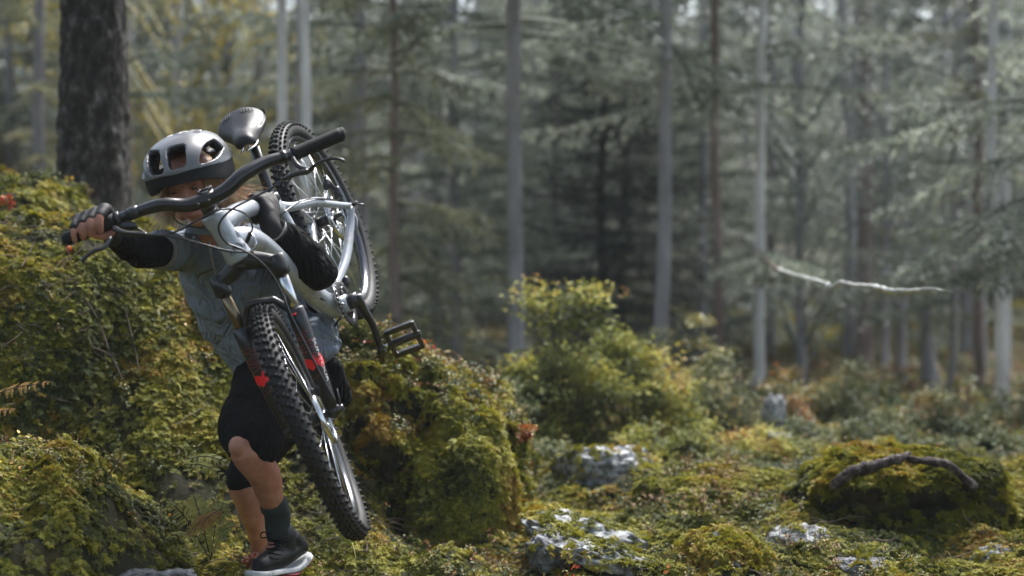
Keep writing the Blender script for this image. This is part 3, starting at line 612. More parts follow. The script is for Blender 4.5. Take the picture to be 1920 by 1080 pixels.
# leafy and needly trees between
tree('spruce_tree', 1135, 13.5, .05, M_bark_d, 'nearly black spruce, shade painted into its needles, filling the gap between two straight grey trunks', 'full', M_ndl_shade, h=8, s=.62, k=0)
tree('spruce_tree', 1165, 16.5, .05, M_bark_d, 'taller spruce, shade painted into its needles, behind the nearly black one', 'full', M_ndl_shade, h=8, s=.85, k=1)
tree('broadleaf_tree', 330, 15.0, .05, M_bark_g, 'light green leafy tree between the big dark trunk and the pale trunks', 'leaf', M_aut, h=9, s=1, k=0)
tree('broadleaf_tree', 425, 18.0, .05, M_bark_g, 'yellow tinted leafy tree behind the saddle', 'leaf', M_aut, h=9, s=1.1, k=1)
tree('broadleaf_tree', 255, 20.0, .06, M_bark_g, 'green leafy tree far behind the reddish trunk by the big dark trunk', 'leaf', M_broad, h=10, s=1.25, k=0)
tree('broadleaf_tree', 400, 22.0, .06, M_bark_g, 'farther leafy tree above and behind the helmet', 'leaf', M_broad, h=10, s=1.4, k=1)
tree('spruce_tree', 15, 17.0, .06, M_bark_g, 'dark spruce in the top left corner', 'full', M_ndly, h=9, s=1, k=0)
tree('spruce_tree', 655, 19.0, .07, M_bark_g, 'dense spruce behind the grey violet trunk', 'full', M_ndl, h=9, s=1.3, k=0)
tree('spruce_tree', 855, 15.5, .06, M_bark_g, 'bushy grey green spruce between reddish spruce and straight grey trunk', 'full', M_ndl, h=9, s=1.15, k=1)
tree('spruce_tree', 1040, 19.0, .07, M_bark_g, 'hazy spruce right behind the straight grey trunk', 'full', M_ndl, h=9, s=1.2, k=0)
tree('spruce_tree', 1310, 17.5, .06, M_bark_g, 'spruce with long level branches between the tall trunks', 'thin', M_ndl, h=9, s=1.5, k=0)
tree('broadleaf_tree', 1500, 14.5, .05, M_bark_g, 'grey green leafy tree right of the tall trunks', 'leaf', M_broad, h=9, s=1, k=0)
tree('broadleaf_tree', 1660, 17.0, .05, M_bark_g, 'grey green leafy tree in the middle of the right half', 'leaf', M_broad, h=9, s=1.25, k=1)
tree('spruce_tree', 1780, 15.0, .04, M_bark_g, 'spruce with drooping branches left of the right edge trunks', 'thin', M_ndl, h=9, s=.95, k=0)
tree('spruce_tree', 1965, 9.8, .05, M_bark_g, 'spruce boughs hanging in at the right picture edge', 'droop', M_ndl, h=8, s=.85, k=1)
tree('spruce_tree', 1445, 20.0, .07, M_bark_g, 'tall hazy spruce between slim grey trunk and leafy tree', 'full', M_ndl, h=9, s=1.3, k=1)
# the big dark trunk close behind the bank
e = empty('spruce_tree', on_ground(175, 6.9)); tag(e, 'big dark trunk with scaly bark rising behind the mossy bank', 'tree')
rr = .150; zz = np.arange(-.4, 7.5, .02); aa = np.linspace(0, 2*np.pi, 150, endpoint=False)
ZZ, AA = np.meshgrid(zz, aa, indexing='ij'); R = rr*(1-.018*ZZ)+.05*np.exp(-np.clip(ZZ, 0, None)/.4)
Pn = np.stack([np.cos(AA)*rr*1, np.sin(AA)*rr*1, ZZ], -1)
fl = fbm(Pn*[30, 30, 20], 2); sc_ = np.clip(1-np.abs(vnoise(Pn*[28, 28, 19]+fl[..., None]*.5))*2.2, 0, 1)
R = R+.004*fbm(Pn*[8, 8, 3], 3)+.011*np.clip(fl, -.6, 1)-.008*sc_
V = np.stack([np.cos(AA)*R, np.sin(AA)*R, ZZ], -1).reshape(-1, 3); n1 = len(aa)
i, j = np.meshgrid(np.arange(len(zz)-1), np.arange(n1), indexing='ij'); jn = (j+1) % n1
Q = np.stack([i*n1+j, i*n1+jn, (i+1)*n1+jn, (i+1)*n1+j], -1).reshape(-1, 4)
t = link('trunk', np_mesh('trunk', V, Q), M_bark_d); t.parent = e
c = bpy.data.objects.new('crown', crown_mesh('high', 0, M_ndl)); COL.objects.link(c); c.parent = e; c.location = (0, 0, 1.4); c.scale = (1.7, 1.7, .9)
# bare branch tip reaching out of the trees
tb = [t for t in TREES if 'slim grey trunk' in t['label']][0]
pts = smooth_path([at(1408, 466, 12), at(1425, 480, 11), at(1445, 496, 10), at(1466, 509, 8.2), at(1545, 531, 6.7), at(1560, 540, 6.6), at(1575, 530, 6.5), at(1600, 534, 6.35), at(1640, 538, 6.1), at(1685, 547, 5.9), at(1735, 542, 5.8), at(1788, 547, 5.7)], 6)
n = len(pts); rad = np.interp(np.arange(n), [0, 17, 20, 24, 30, 36, 40, 46, 50, 54, 57, 60, n-1], [.011, .013, .009, .009, .0085, .0085, .007, .011, .008, .014, .009, .008, .003])
b = MB(); b.tube(pts, rad, 10)
for (x0, y0, x1, y1, Y, r_) in ((1550, 535, 1558, 543, 6.6, .009), (1640, 538, 1680, 552, 6.1, .012), (1745, 543, 1756, 550, 5.8, .006)): b.tube([at(x0, y0, Y), at(x1, y1, Y-.05)], [r_, r_*.7], 8)
V = np.concatenate(b.V); V += .0045*fbm(V*[38, 38, 38], 3)[:, None]; b.V = [V]
cut = 18*10; me_ = b.mesh('dead_branch'); db = link('dead_branch', me_, [M_dead, M_twig], tb, True)
for f_ in me_.polygons:
    if max(f_.vertices) < cut: f_.material_index = 1
db['label'] = 'bare pale branch tip without needles'
r = np.random.default_rng(5); b = MB()
for k in range(24):
    p = pts[k//2]; V, lp = branch_quads(r, np.array(tuple(p)), r.choice([.3, 2.8])+r.normal(0, .5)-1.2, .45, .1, .4, 1.3, .35, .05, .5); b.add(V, np.arange(len(V)).reshape(-1, 4))
b.build('needled_bough', M_ndl, tb, smooth=False)
# the far wood, one mass
def rows(n, y0, y1, spread, seed):
    r = np.random.default_rng(seed); Y = np.sqrt(r.uniform(y0*y0, y1*y1, n)); X = Y*r.uniform(-spread, spread, n); return X, Y
source('wood', [crown_mesh('full', 0, M_ndl), crown_mesh('full', 1, M_ndl), crown_mesh('thin', 0, M_ndl), crown_mesh('leaf', 0, M_broad), crown_mesh('high', 0, M_ndl)], None)
X, Y = rows(250, 19, 44, .72, 3)
Xb = np.array([-7.5, -9, -6.5, -10, 7, 9, 8, -3.9, 3.4, 4.4, 2.2, -1.5, 0.4, -4.0, 4.6, -3, -7, 2.5, -1, -9, 5, -5, 1, -11, -4.5, 6.5, -7.5]); Yb = np.array([10, 13, 12.5, 16, 11, 14, 9.5, .5, 1.5, 5.2, -2.0, -2.5, -4.5, 4.0, 8.2, -5, -2, -6.5, -9, 2, -9, -11, -13, 7, -7, -4, 4.5])
fl_ = Yb > 9; X, Y = np.concatenate([X, Xb[fl_]]), np.concatenate([Y, Yb[fl_]])
P = np.stack([X, Y, ground(X, Y)], 1)
far_s = np.where((Y > 9) & (Y < 17), .9, 0)
scatter('far_forest', 'wood', P, np.tile([0, 0, 1.], (len(P), 1))+rng.normal(0, .02, (len(P), 3)), np.where(far_s > 0, far_s, np.where(P[:, 1] > 15, rng.uniform(.6, .9, len(P)), 1.9)), 'mass of spruces and leafy trees fading far back')
source('added_canopy', [crown_mesh('high', 0, M_ndl), crown_mesh('high', 0, M_ndly)], None)
P = np.stack([Xb[~fl_], Yb[~fl_], Yb[~fl_]*0+.1], 1)  # unseen crowns added to keep sky light off the foreground
scatter('added_shade_forest', 'added_canopy', P, np.tile([0, 0, 1.], (len(P), 1)), np.full(len(P), 1.9), 'unseen tall spruce crowns added around and behind the camera to shade the foreground')
b = MB(); X, Y = rows(190, 17, 40, .7, 9)
for x, y in zip(X, Y): b.tube([(x, y, gz(x, y)-.3), (x+rng.normal(0, .1), y, 5), (x+rng.normal(0, .2), y, 14)], [rng.uniform(.05, .11), .07, .03], 6, cap=False)
tag(b.build('far_forest_trunks', M_bark_g), 'thin grey trunks standing in the far wood', kind='stuff')

# ------------------------------------------------------------------ bushes of the middle distance
def bush(name, label, px, Y, w, h, d, n, mat, lf=.025, seed=0, clumps=50, spires=0, cat='bush', zoff=0):
    r = np.random.default_rng(seed); p = on_ground(px, Y); p.z += zoff; e = empty(name, p); tag(e, label, cat)
    C = []; st = MB()
    while len(C) < clumps:
        q = r.uniform(-1, 1, 3); q[2] = abs(q[2])*r.uniform(.5, 1.1)
        if not .35 < np.linalg.norm(q) < 1: continue
        C.append(q*[w/2, d/2, h])
    for k in range(spires): C.append(np.array([r.uniform(-.4, .4)*w, 0, h*r.uniform(.6, 1.15)]))
    for c in C: st.tube([(c[0]*.15, c[1]*.15, -.05), (c[0]*.6, c[1]*.6, c[2]*.45), tuple(c)], [.007, .004, .002], 5, cap=False)
    C = np.array(C); k = r.integers(0, len(C), n); s = (w*h)**.5*.1; n = int(n*.8); k = k[:n]; P = C[k]+r.normal(0, 1, (n, 3))*[s, s, s*.6]; P[:, 2] = np.abs(P[:, 2])
    D = r.normal(0, 1, (n, 3)); D[:, 2] = D[:, 2]*.4-.15
    v, q = quad_leaf(P, D, lf*r.uniform(.6, 1.4, n), lf*.3*np.ones(n), r.normal(0, .35, (n, 3))+[0, 0, 1.], .12)
    f = link('foliage', np_mesh('foliage', v, q), mat); f.parent = e
    s = link('stems', st.mesh('stems'), M_twig); s.parent = e; return e
bush('bush', 'tall yellow green bush left of centre with yellow shoots on top', 1070, 7.3, .48, .72, .4, 11000, M_bushy, .026, 1, 44, 11)
bush('bush', 'broad green and yellow bush right beside the tallest one', 1190, 7.5, .6, .5, .4, 9500, M_bushy, .026, 31, 40, 8)
bush('bush', 'grey green bush filling the gap behind the middle bushes', 1240, 9.3, .9, .5, .4, 6500, M_bushg, .03, 32, 30, 3)
bush('bush', 'dull green bush between red leaved bush and dark thick trunk', 1530, 9.0, .8, .42, .4, 6000, M_bushg, .028, 33, 30, 2)
bush('bush', 'green bush behind the right end of the hollow boulder', 1790, 8.2, .7, .3, .4, 4500, M_bushg, .026, 34, 26, 2)
bush('bush', 'yellow green heather bush over the flat moss right of the bushes', 1380, 6.9, .7, .15, .35, 4200, M_bushy, .018, 35, 36)
bush('bush', 'green heather bush over the moss left of the hollow boulder', 1480, 6.3, .5, .12, .35, 3600, M_bushg, .016, 36, 36)
bush('bush', 'weedy bush in the dip right of the big boulder', 960, 6.6, .3, .35, .25, 3200, M_bushg, .022, 37, 22, 2)
bush('bush', 'yellowish bush tip overlapping the left side of the tall bush', 985, 7.0, .3, .5, .3, 5000, M_bushy, .03, 2, 26)
bush('bush', 'dull green bush below the tall yellow green bush', 1060, 6.7, .5, .28, .3, 4500, M_bushg, .024, 3, 30)
bush('bush', 'orange leaved low bush in front of the green bushes', 1215, 6.9, .45, .26, .3, 3800, M_bushy, .022, 4, 26)
bush('bush', 'green bush right of the tall yellow green bush', 1300, 7.9, .8, .46, .4, 9000, M_bushg, .024, 5, 44, 3)
bush('sapling', 'small sapling with a bright green leafy tip', 1332, 8.3, .2, .55, .2, 1500, M_aut, .03, 6, 12, 2, 'sapling')
bush('bush', 'red and orange leaved bush right of the green bush', 1465, 8.6, .3, .5, .3, 2600, M_busho, .03, 7, 18)
bush('bush', 'green ground bush before the white standing stone', 1400, 7.9, .6, .25, .4, 5200, M_bushg, .022, 8, 34)
bush('bush', 'low green bush behind the hollow boulder', 1600, 7.6, .9, .2, .5, 6500, M_bushg, .022, 9, 40)
bush('bush', 'orange and yellow bush before the pale stumps', 1735, 9.0, .42, .36, .3, 3500, M_busho, .03, 10, 22)
bush('bush', 'grey green bush at the foot of the dark thick trunk', 1590, 10.0, .9, .45, .5, 5500, M_bushg, .03, 11, 30)
bush('bush', 'low green bush at the right edge before the pale trunk', 1860, 7.4, .5, .17, .4, 3800, M_bushg, .022, 12, 26)
bush('bush', 'yellow leaved bush behind the helmet', 262, 9.5, .5, 1.45, .4, 3200, M_aut, .035, 13, 26)
bush('bush', 'yellow green undergrowth bush between tree trunk and helmet', 330, 10.5, .9, 1.1, .5, 4200, M_bushy, .035, 14, 34)
bush('bush', 'dark bush at the foot of the reddish spruce', 800, 10.5, 1.4, .45, .5, 5500, M_bushg, .03, 15, 34)
bush('bush', 'leafy bush behind the left moss knob', 60, 9.0, 1.0, 1.3, .5, 5000, M_bushg, .035, 16, 34)
bush('bush', 'bilberry bush on the crest of the left moss knob', 30, 6.0, .5, .1, .3, 2600, M_bushy, .016, 17, 30)
bush('bush', 'bilberry bush on the big boulder under the pedal', 690, 5.75, .45, .09, .3, 2600, M_bushy, .015, 18, 30, zoff=.0)

# haze
b = MB(); b.box((0, 46, 9.0), (104, 120, 44)); hz = b.build('haze', [], smooth=False); tag(hz, kind='stuff')
m = bpy.data.materials.new('haze_air'); m.use_nodes = True; n_ = m.node_tree; n_.nodes.clear()
v_ = n_.nodes.new('ShaderNodeVolumePrincipled'); v_.inputs['Density'].default_value = .0014; v_.inputs['Color'].default_value = (.88, .95, 1, 1); v_.inputs['Anisotropy'].default_value = 0
o_ = n_.nodes.new('ShaderNodeOutputMaterial'); n_.links.new(v_.outputs[0], o_.inputs['Volume']); hz.data.materials.clear(); hz.data.materials.append(m)
hz.display_type = 'WIRE'
# ------------------------------------------------------------------ bicycle
BR = Matrix(((.0516, .9158, -.3982), (-.8299, -.1824, -.5272), (-.5555, .3577, .7507)))      # bike axes: forward, left, up
BT_ = Vector((-.5759, 4.766, 1.209)); bX, bY, bZ = BR.col[0], BR.col[1], BR.col[2]
def bk(x, y, z): return BR@Vector((x, y, z))+BT_
M_frame = dirty(plain('silver_blue_frame_paint', (.34, .37, .41), .3, .5, .25, .7), (.12, .10, .07), .6, 14)
M_blk = plain('black_anodised_metal', (.018, .018, .02), .3, .5, .2, .3)
M_fork = dirty(plain('glossy_black_paint', (.006, .006, .007), .3, .5, 0, .25), (.05, .045, .035), .4, 18)
M_rub = dirty(plain('black_rubber', (.013, .013, .014), .6, .4), (.06, .05, .04), .6, 20)
M_tread = plain('tread_rubber', (.012, .012, .0125), .7, .25)
M_grip = plain('grip_rubber', (.012, .012, .013), .7, .3, bump=.4, bscale=500)
M_chrome = plain('polished_steel', (.62, .63, .65), .18, .5, 1)
M_spoke = plain('stainless_spoke', (.7, .72, .75), .25, .5, 1)
M_rim = plain('dark_polished_rim', (.10, .105, .115), .22, .5, .9)
M_bronze = plain('bronze_coated_tube', (.2, .16, .1), .3, .5, 1)
M_red2 = plain('red_decal', (.75, .012, .02), .4)
M_white = plain('white_decal', (.7, .7, .7), .5)
M_dkd = plain('black_decal', (.02, .02, .022), .4)
M_sad = plain('black_saddle_cover', (.012, .012, .013), .5, .45, bump=.1, bscale=400)
bike = empty('mountain_bike', bk(.5, 0, -.3)); tag(bike, 'silver blue mountain bike with black fork carried on a shoulder', 'bicycle')
def part(b, name, mats, parent=None, **k): return b.build(name, mats, parent or bike, **k)
def cyl(b, c, ax, r, L, seg=16, m=0):
    c = Vector(c); ax = Vector(ax).normalized(); b.tube([c-ax*L/2, c-ax*(L/2-.0001), c+ax*(L/2-.0001), c+ax*L/2], [r*.94, r, r, r*.94], seg, m); return b
def wheel(c, ax, fw, R, name, label):
    """c centre, ax axle direction, fw any vector in the plane"""
    c = Vector(c); ax = Vector(ax).normalized(); f = (Vector(fw)-ax*Vector(fw).dot(ax)).normalized(); u = ax.cross(f)
    A = np.array([tuple(f), tuple(ax), tuple(u)])        # rows: local x, y(axle), z
    def W(P): return np.asarray(P)@A+np.array(tuple(c))
    th = np.linspace(0, 2*np.pi, 97)[:-1]; Rc, rt = R-.0325, .0255
    def revolve(b, prof, m=0):
        prof = np.array(prof); k = len(prof); n = len(th)
        P = np.stack([np.cos(th)[:, None]*prof[:, 0], np.repeat(prof[None, :, 1], n, 0), np.sin(th)[:, None]*prof[:, 0]], -1).reshape(-1, 3)
        i, j = np.meshgrid(np.arange(n), np.arange(k), indexing='ij'); i2 = (i+1) % n; j2 = (j+1) % k
        b.add(W(P), np.stack([i*k+j, i*k+j2, i2*k+j2, i2*k+j], -1).reshape(-1, 4), None, m)
    b = MB(); revolve(b, [(R-.066, -.011), (R-.060, -.0145), (R-.052, -.0145), (R-.055, 0), (R-.052, .0145), (R-.060, .0145), (R-.066, .011), (R-.074, .004), (R-.074, -.004)])
    w = part(b, name, M_rim); w['label'] = label
    b = MB(); q = np.linspace(-2.5, 2.5, 15); revolve(b, [(Rc+rt*math.cos(a)*1.0, rt*math.sin(a)*1.02) for a in q]); b.build('tyre', M_rub, w)
    b = MB(); n = 76
    for k in range(n):
        for row, (an, tw, wd, ht) in enumerate(((-1.12, .008, .008, .008), (-.62, .009, .008, .006), (-.17, .010, .008, .006), (.17, .010, .008, .006), (.62, .009, .008, .006), (1.12, .008, .008, .008))):
            t = 2*math.pi*(k+(.5 if row in (1, 2, 4) else 0)+(.25 if row == 2 else 0))/n; rr_ = rt+ht*.35
            er = np.array([math.cos(t), 0, math.sin(t)]); et = np.array([-math.sin(t), 0, math.cos(t)]); ey = np.array([0, 1., 0])
            no = er*math.cos(an)+ey*math.sin(an); la = -er*math.sin(an)+ey*math.cos(an); pc = er*Rc+no*rr_
            M = np.stack([et, la, no], 1); x, y, z = tw/2, wd/2, ht/2+.001
            V = np.array([[a_*x*(.8 if q_ > 0 else 1.15), b_*y*(.8 if q_ > 0 else 1.15), q_*z] for q_ in (-1, 1) for b_ in (-1, 1) for a_ in (-1, 1)])@M.T+pc
            b.add(W(V), [[4, 5, 7, 6], [0, 1, 5, 4], [2, 6, 7, 3], [0, 4, 6, 2], [1, 3, 7, 5]])
    tr = b.build('tread', M_tread, w, smooth=False); tr['kind'] = 'stuff'
    b = MB(); cyl(b, c, ax, .017, .075); cyl(b, c+ax*.028, ax, .029, .006); cyl(b, c-ax*.028, ax, .029, .006); cyl(b, c, ax, .008, .115, 10); b.build('hub', M_blk, w)
    for k in range(28):
        side = 1 if k % 2 else -1; t = 2*math.pi*k/28; t2 = t+(.42 if (k//2) % 2 else -.42)*1.6
        p0 = W([[.027*math.cos(t2), side*.028, .027*math.sin(t2)]])[0]; p1 = W([[(R-.07)*math.cos(t), side*.002, (R-.07)*math.sin(t)]])[0]
        b = MB(); b.tube([p0, p1], .00125, 5); b.build('spoke', M_spoke, w)
        b = MB() if False else b
    return w
def rodr(ax, an, v): return Quaternion(ax, an)@v
ha = math.radians(67); su = (BR@Vector((-math.cos(ha), 0, math.sin(ha)))).normalized(); st = math.radians(14)
N_ = dict(wb=1.0101, a2c=.4641, off=.044, ht=.121)
crn = bk(N_['wb'], 0, 0)+su*N_['a2c']-(BR@Vector((math.sin(ha), 0, math.cos(ha))))*N_['off']
fa = crn+rodr(su, st, bk(N_['wb'], 0, 0)-crn); fax = rodr(su, st, bY).normalized(); ffw = rodr(su, st, bX)
fa = fa+Vector((-.006, 0, .004)); ra = BT_+Vector((-.008, 0, .004))
wf = wheel(fa, fax, ffw, .333, 'wheel', 'front wheel, low and close'); wr = wheel(ra, bY, bX, .333, 'wheel', 'rear wheel, high behind the saddle')
b = MB(); cyl(b, ra-bY*.04, bY, .045, .02, 24); cyl(b, ra-bY*.03, bY, .055, .004, 24); b.build('cassette', M_blk, wr)
for w_, c_, a_ in ((wf, fa, fax), (wr, ra, bY)):
    b = MB(); c2 = c_+a_*.036; f_ = a_.orthogonal().normalized(); g_ = a_.cross(f_)
    ring = [c2+f_*.077*math.cos(t)+g_*.077*math.sin(t) for t in np.linspace(0, 6.2832, 49)]; b.tube(ring, .007, 6, ecc=.2, cap=False)
    for k in range(6): t = k*1.047; b.tube([c2+(f_*math.cos(t)+g_*math.sin(t))*.026, c2+(f_*math.cos(t+.5)+g_*math.sin(t+.5))*.073], .003, 5)
    b.build('brake_rotor', M_chrome, w_)
# frame
H0 = at(399, 402, 3.885); H1 = at(452, 488, 3.90); BB = bk(.425, 0, -.045); BBp = at(632, 576, 4.42); BB = BBp
ST = at(507, 366, 4.335)
b = MB()
b.tube([H0, H0.lerp(H1, .06), H0.lerp(H1, .3), H0.lerp(H1, .75), H1.lerp(H0, .05), H1], [.033, .034, .029, .033, .037, .036], 24)
b.tube(smooth_path([H0.lerp(H1, .22), at(450, 396, 4.03), at(490, 388, 4.2), at(524, 392, 4.34)], 6), np.concatenate([np.linspace(.027, .021, 19)]), 18)
b.tube(smooth_path([H0.lerp(H1, .55), at(478, 452, 3.99), at(545, 512, 4.2), at(600, 562, 4.35), BB], 6), np.interp(np.linspace(0, 1, 25), [0, .15, .6, 1], [.033, .031, .031, .034]), 20)
b.tube([ST, ST.lerp(BB, .1), ST.lerp(BB, .5), BB], [.0195, .0195, .0175, .0185], 16)
part(b, 'frame', M_frame)
dl = at(656, 386, 4.69); dr = dl-bY*.135
b = MB(); b.tube(smooth_path([at(520, 388, 4.36), at(548, 388, 4.40), at(590, 380, 4.5), at(630, 384, 4.62), dl], 5), np.interp(np.arange(21), [0, 6, 20], [.018, .0135, .0095]), 12)
b.tube(smooth_path([dl+Vector((.004, 0, -.004)), at(656, 430, 4.66), at(647, 490, 4.58), at(625, 548, 4.47), BB+bY*.012], 5), np.interp(np.arange(21), [0, 8, 20], [.011, .0155, .014]), 12)
b.ball(dl+Vector((.0, .0, -.012)), (.014, .009, .022)); b.tube([dl, at(668, 410, 4.69), at(670, 440, 4.68)], [.006, .008, .006], 8, ecc=.6)
part(b, 'rear_stay', M_frame)
b = MB(); b.tube(smooth_path([at(520, 388, 4.36), at(524, 385, 4.42), at(560, 395, 4.52), dr], 5), .011, 10); b.tube(smooth_path([dr, dr.lerp(BB, .5)-bY*.02, BB-bY*.02], 5), .012, 10)
part(b, 'rear_stay', M_frame)
b = MB(); cyl(b, BB, bY, .027, .078, 24); part(b, 'bottom_bracket', M_frame)
b = MB(); cyl(b, dl+bY*.012, bY, .006, .03, 10); b.tube([dl+bY*.02, at(682, 384, 4.66)], [.005, .0065], 8, ecc=.5); part(b, 'quick_release', M_blk)
b = MB(); cc_ = at(612, 345, 4.66); b.ball(cc_, (.012, .016, .02)); b.ball(at(632, 362, 4.66), (.012, .012, .022)); b.tube([at(608, 330, 4.66), at(640, 372, 4.68)], .008, 8); part(b, 'brake_caliper', M_blk); b = MB(); b.ball(at(648, 530, 4.5), (.013, .012, .02)); part(b, 'derailleur', M_blk)
b = MB(); cyl(b, ST.lerp(BB, .03), ST-BB, .0225, .022, 18); b.tube([ST+Vector((-.03, -.01, .0)), ST+Vector((.012, -.022, .004))], .0045, 8); part(b, 'seat_clamp', M_blk)
# seatpost, saddle
SQ = at(474, 268, 4.3)
b = MB(); b.tube([ST.lerp(BB, .12), ST, SQ+(SQ-ST)*.05], .0152, 16); part(b, 'seatpost', M_blk)
b = MB(); b.ball(SQ, (.02, .02, .016)); 
for s in (-1, 1): b.tube(smooth_path([SQ-bX*.09+bY*s*.028+bZ*.028, SQ-bX*.03+bY*s*.022+bZ*.01, SQ+bX*.04+bY*s*.02+bZ*.01, SQ+bX*.1+bY*s*.008+bZ*.03], 5), .0035, 8)
part(b, 'saddle_rail', M_chrome)
nose = at(461, 272, 4.12); rear = at(454, 229, 4.37); ln = rear-nose; sn = 26; rg = 30
sU = (bZ-ln.normalized()*bZ.dot(ln.normalized())).normalized(); sS = bY.normalized(); Vp = []
for i in range(sn):
    s = i/(sn-1); w_ = float(np.interp(s, [0, .04, .12, .35, .5, .7, .85, .95, 1], [.015, .027, .032, .035, .045, .070, .079, .071, .036])); th_ = float(np.interp(s, [0, .05, .2, .7, .95, 1], [.010, .026, .036, .042, .040, .012]))
    lift = .006*math.cos(s*6.28)+.014*s*s
    for k in range(rg):
        a = 2*math.pi*k/rg; x = math.cos(a); z = math.sin(a); xx = np.sign(x)*abs(x)**.8*w_; zz = (abs(z)**.85*np.sign(z))*th_*(.75 if z > 0 else 1)
        if z > 0: zz -= .009*math.exp(-(xx/.009)**2)*sstep(.25, .5, s)*(1-sstep(.93, 1, s)); zz -= .016*(abs(xx)/.07)**2
        if z < 0: zz *= (.35+.65*abs(x))
        Vp.append(nose+ln*s+sS*xx+sU*(zz+lift))
Vp = np.array([tuple(v) for v in Vp]); i, j = np.meshgrid(np.arange(sn-1), np.arange(rg), indexing='ij'); j2 = (j+1) % rg
b = MB(); b.add(Vp, np.stack([i*rg+j, i*rg+j2, (i+1)*rg+j2, (i+1)*rg+j], -1).reshape(-1, 4)); b.add(Vp[:rg], [list(range(3))] if False else None); 
c0 = b.n; b.add(np.array([Vp[:rg].mean(0), Vp[-rg:].mean(0)])); k_ = np.arange(rg); k2 = (k_+1) % rg
b.T.append(np.stack([k2, k_, k_*0+c0], 1)); b.tm.append(np.zeros(rg)); b.T.append(np.stack([(sn-1)*rg+k_, (sn-1)*rg+k2, k_*0+c0+1], 1)); b.tm.append(np.zeros(rg))
sad = part(b, 'saddle', M_sad)
for side, base in ((1, .8), (-1, .8)):
    for k in range(5):
        b = MB(); pts = []
        for q in range(5):
            x = side*(.018+.008*k); s = base-.035+.16*q/4*.6
            pts.append(nose+ln*s+sS*x+sU*(.0335-.018*(abs(x)/.07)**2+.006*math.cos(s*6.28)+.014*s*s-.001))
        b.tube(pts, .0013, 5); b.build('groove', M_rub, sad)
# fork, stem, bar
cR, cL = at(412, 532, 3.905), at(521, 492, 3.885); dR_, dL_ = fa-fax*.06, fa+fax*.062
lR, lL = (dR_-cR).normalized(), (dL_-cL).normalized()
b = MB(); mid = at(455, 500, 3.905)
for c_, l_ in ((cR, lR), (cL, lL)): b.tube([c_-l_*.022, c_-l_*.02, c_+l_*.03, c_+l_*.034], [.019, .023, .0235, .02], 16)
b.tube(smooth_path([cR, cR.lerp(mid, .5)+Vector((0, -.004, .004)), mid+Vector((0, -.006, .014)), cL.lerp(mid, .5)+Vector((0, -.004, .01)), cL], 5), np.interp(np.arange(21), [0, 10, 20], [.019, .028, .019]), 14); b.tube([H1.lerp(H0, -.02), mid], .03, 16)
part(b, 'fork_crown', M_fork)
for c_, l_, d_, lab in ((cR, lR, dR_, 0), (cL, lL, dL_, 1)):
    top = c_.lerp(d_, .30); b = MB(); b.tube([c_, top+l_*.05], .0145, 18); part(b, 'fork_tube', M_chrome if lab else M_bronze)
    b = MB(); pts = [top, top+l_*.003, top+l_*.05, c_.lerp(d_, .7), c_.lerp(d_, .93), d_]; b.tube(pts, [.020, .0235, .0245, .0225, .018, .014], 20); b.ball(d_, (.017, .017, .02))
    lg = part(b, 'fork_leg', M_fork)
    # flame print and hair lines wrapped round the leg, lettering down its inner side
    L_ = (d_-c_).length; V3 = Vector((0, -1, 0)); o1 = (V3-l_*V3.dot(l_)).normalized(); o2 = l_.cross(o1)
    def onleg(t, a, dr=.0009):
        r_ = float(np.interp(t, [.30, .31, .42, .7, .93, 1], [.02, .0235, .0245, .0225, .018, .014]))+dr; return c_+l_*L_*t+(o1*math.cos(a)+o2*math.sin(a))*r_
    b = MB(); t0 = .62 if lab else .60; na = 28; aa_ = np.linspace(-1.5, 1.5, na)
    tt = [t0+.022*abs(((a*3.1) % 2)-1)+.012*math.sin(a*7) for a in aa_]; P = [onleg(t, a) for t, a in zip(tt, aa_)]+[onleg(t0+.075+.012*math.sin(a*5), a) for a in aa_]
    k_ = np.arange(na-1); b.add([tuple(p) for p in P], np.stack([k_, k_+1, k_+1+na, k_+na], 1)); b.build('flame_print', M_red2, lg)
    b = MB(); r_ = random.Random(4+lab)
    for k in range(9):
        tq = t0-.16+.017*k; sl = r_.uniform(-.02, .02); aS = r_.uniform(-1.5, -.2); b.tube([onleg(tq+sl*a, a, .0004) for a in np.linspace(aS, 1.4, 9)], .0006, 4)
    b.build('red_line', plain('dark_red_print', (.3, .01, .012), .4) if lab == 0 else bpy.data.materials['dark_red_print'], lg)['kind'] = 'stuff'; b = MB()
    for k in range(1): b.tube([onleg(t0+.13+.01*k+.015*a, a, .0004) for a in np.linspace(-1.2, 1.4, 9)], .0007, 4)
    b.build('red_line', bpy.data.materials['dark_red_print'], lg)
    if lab:
        b = MB(); b.tube([onleg(.335, a, .001) for a in np.linspace(-.1, .5, 5)], .006, 6, ecc=.5); b.build('red_dial', M_red2, lg)
        fc = bpy.data.curves.new('lettering', 'FONT'); fc.body = 'SUNTOUR'; fc.size = .017; fc.extrude = .0003; fc.align_x = 'CENTER'; fc.align_y = 'CENTER'
        fo = bpy.data.objects.new('tmp', fc); COL.objects.link(fo); dg = bpy.context.evaluated_depsgraph_get(); me = bpy.data.meshes.new_from_object(fo.evaluated_get(dg)); bpy.data.objects.remove(fo)
        V = np.zeros(len(me.vertices)*3); me.vertices.foreach_get('co', V); V = V.reshape(-1, 3)
        V[:, 1] *= .75
        me.vertices.foreach_set('co', np.array([tuple(onleg(.66+x/L_*1.5, -.95-y/.024, .0008+z)) for x, y, z in V], dtype=np.float32).ravel()); me.materials.clear()
        link('lettering', me, M_white, lg)
b = MB(); a0_, a1_ = cR.lerp(dR_, .36), cL.lerp(dL_, .36); am = (a0_+a1_)/2-lR*.065-Vector((0, .01, 0)); 
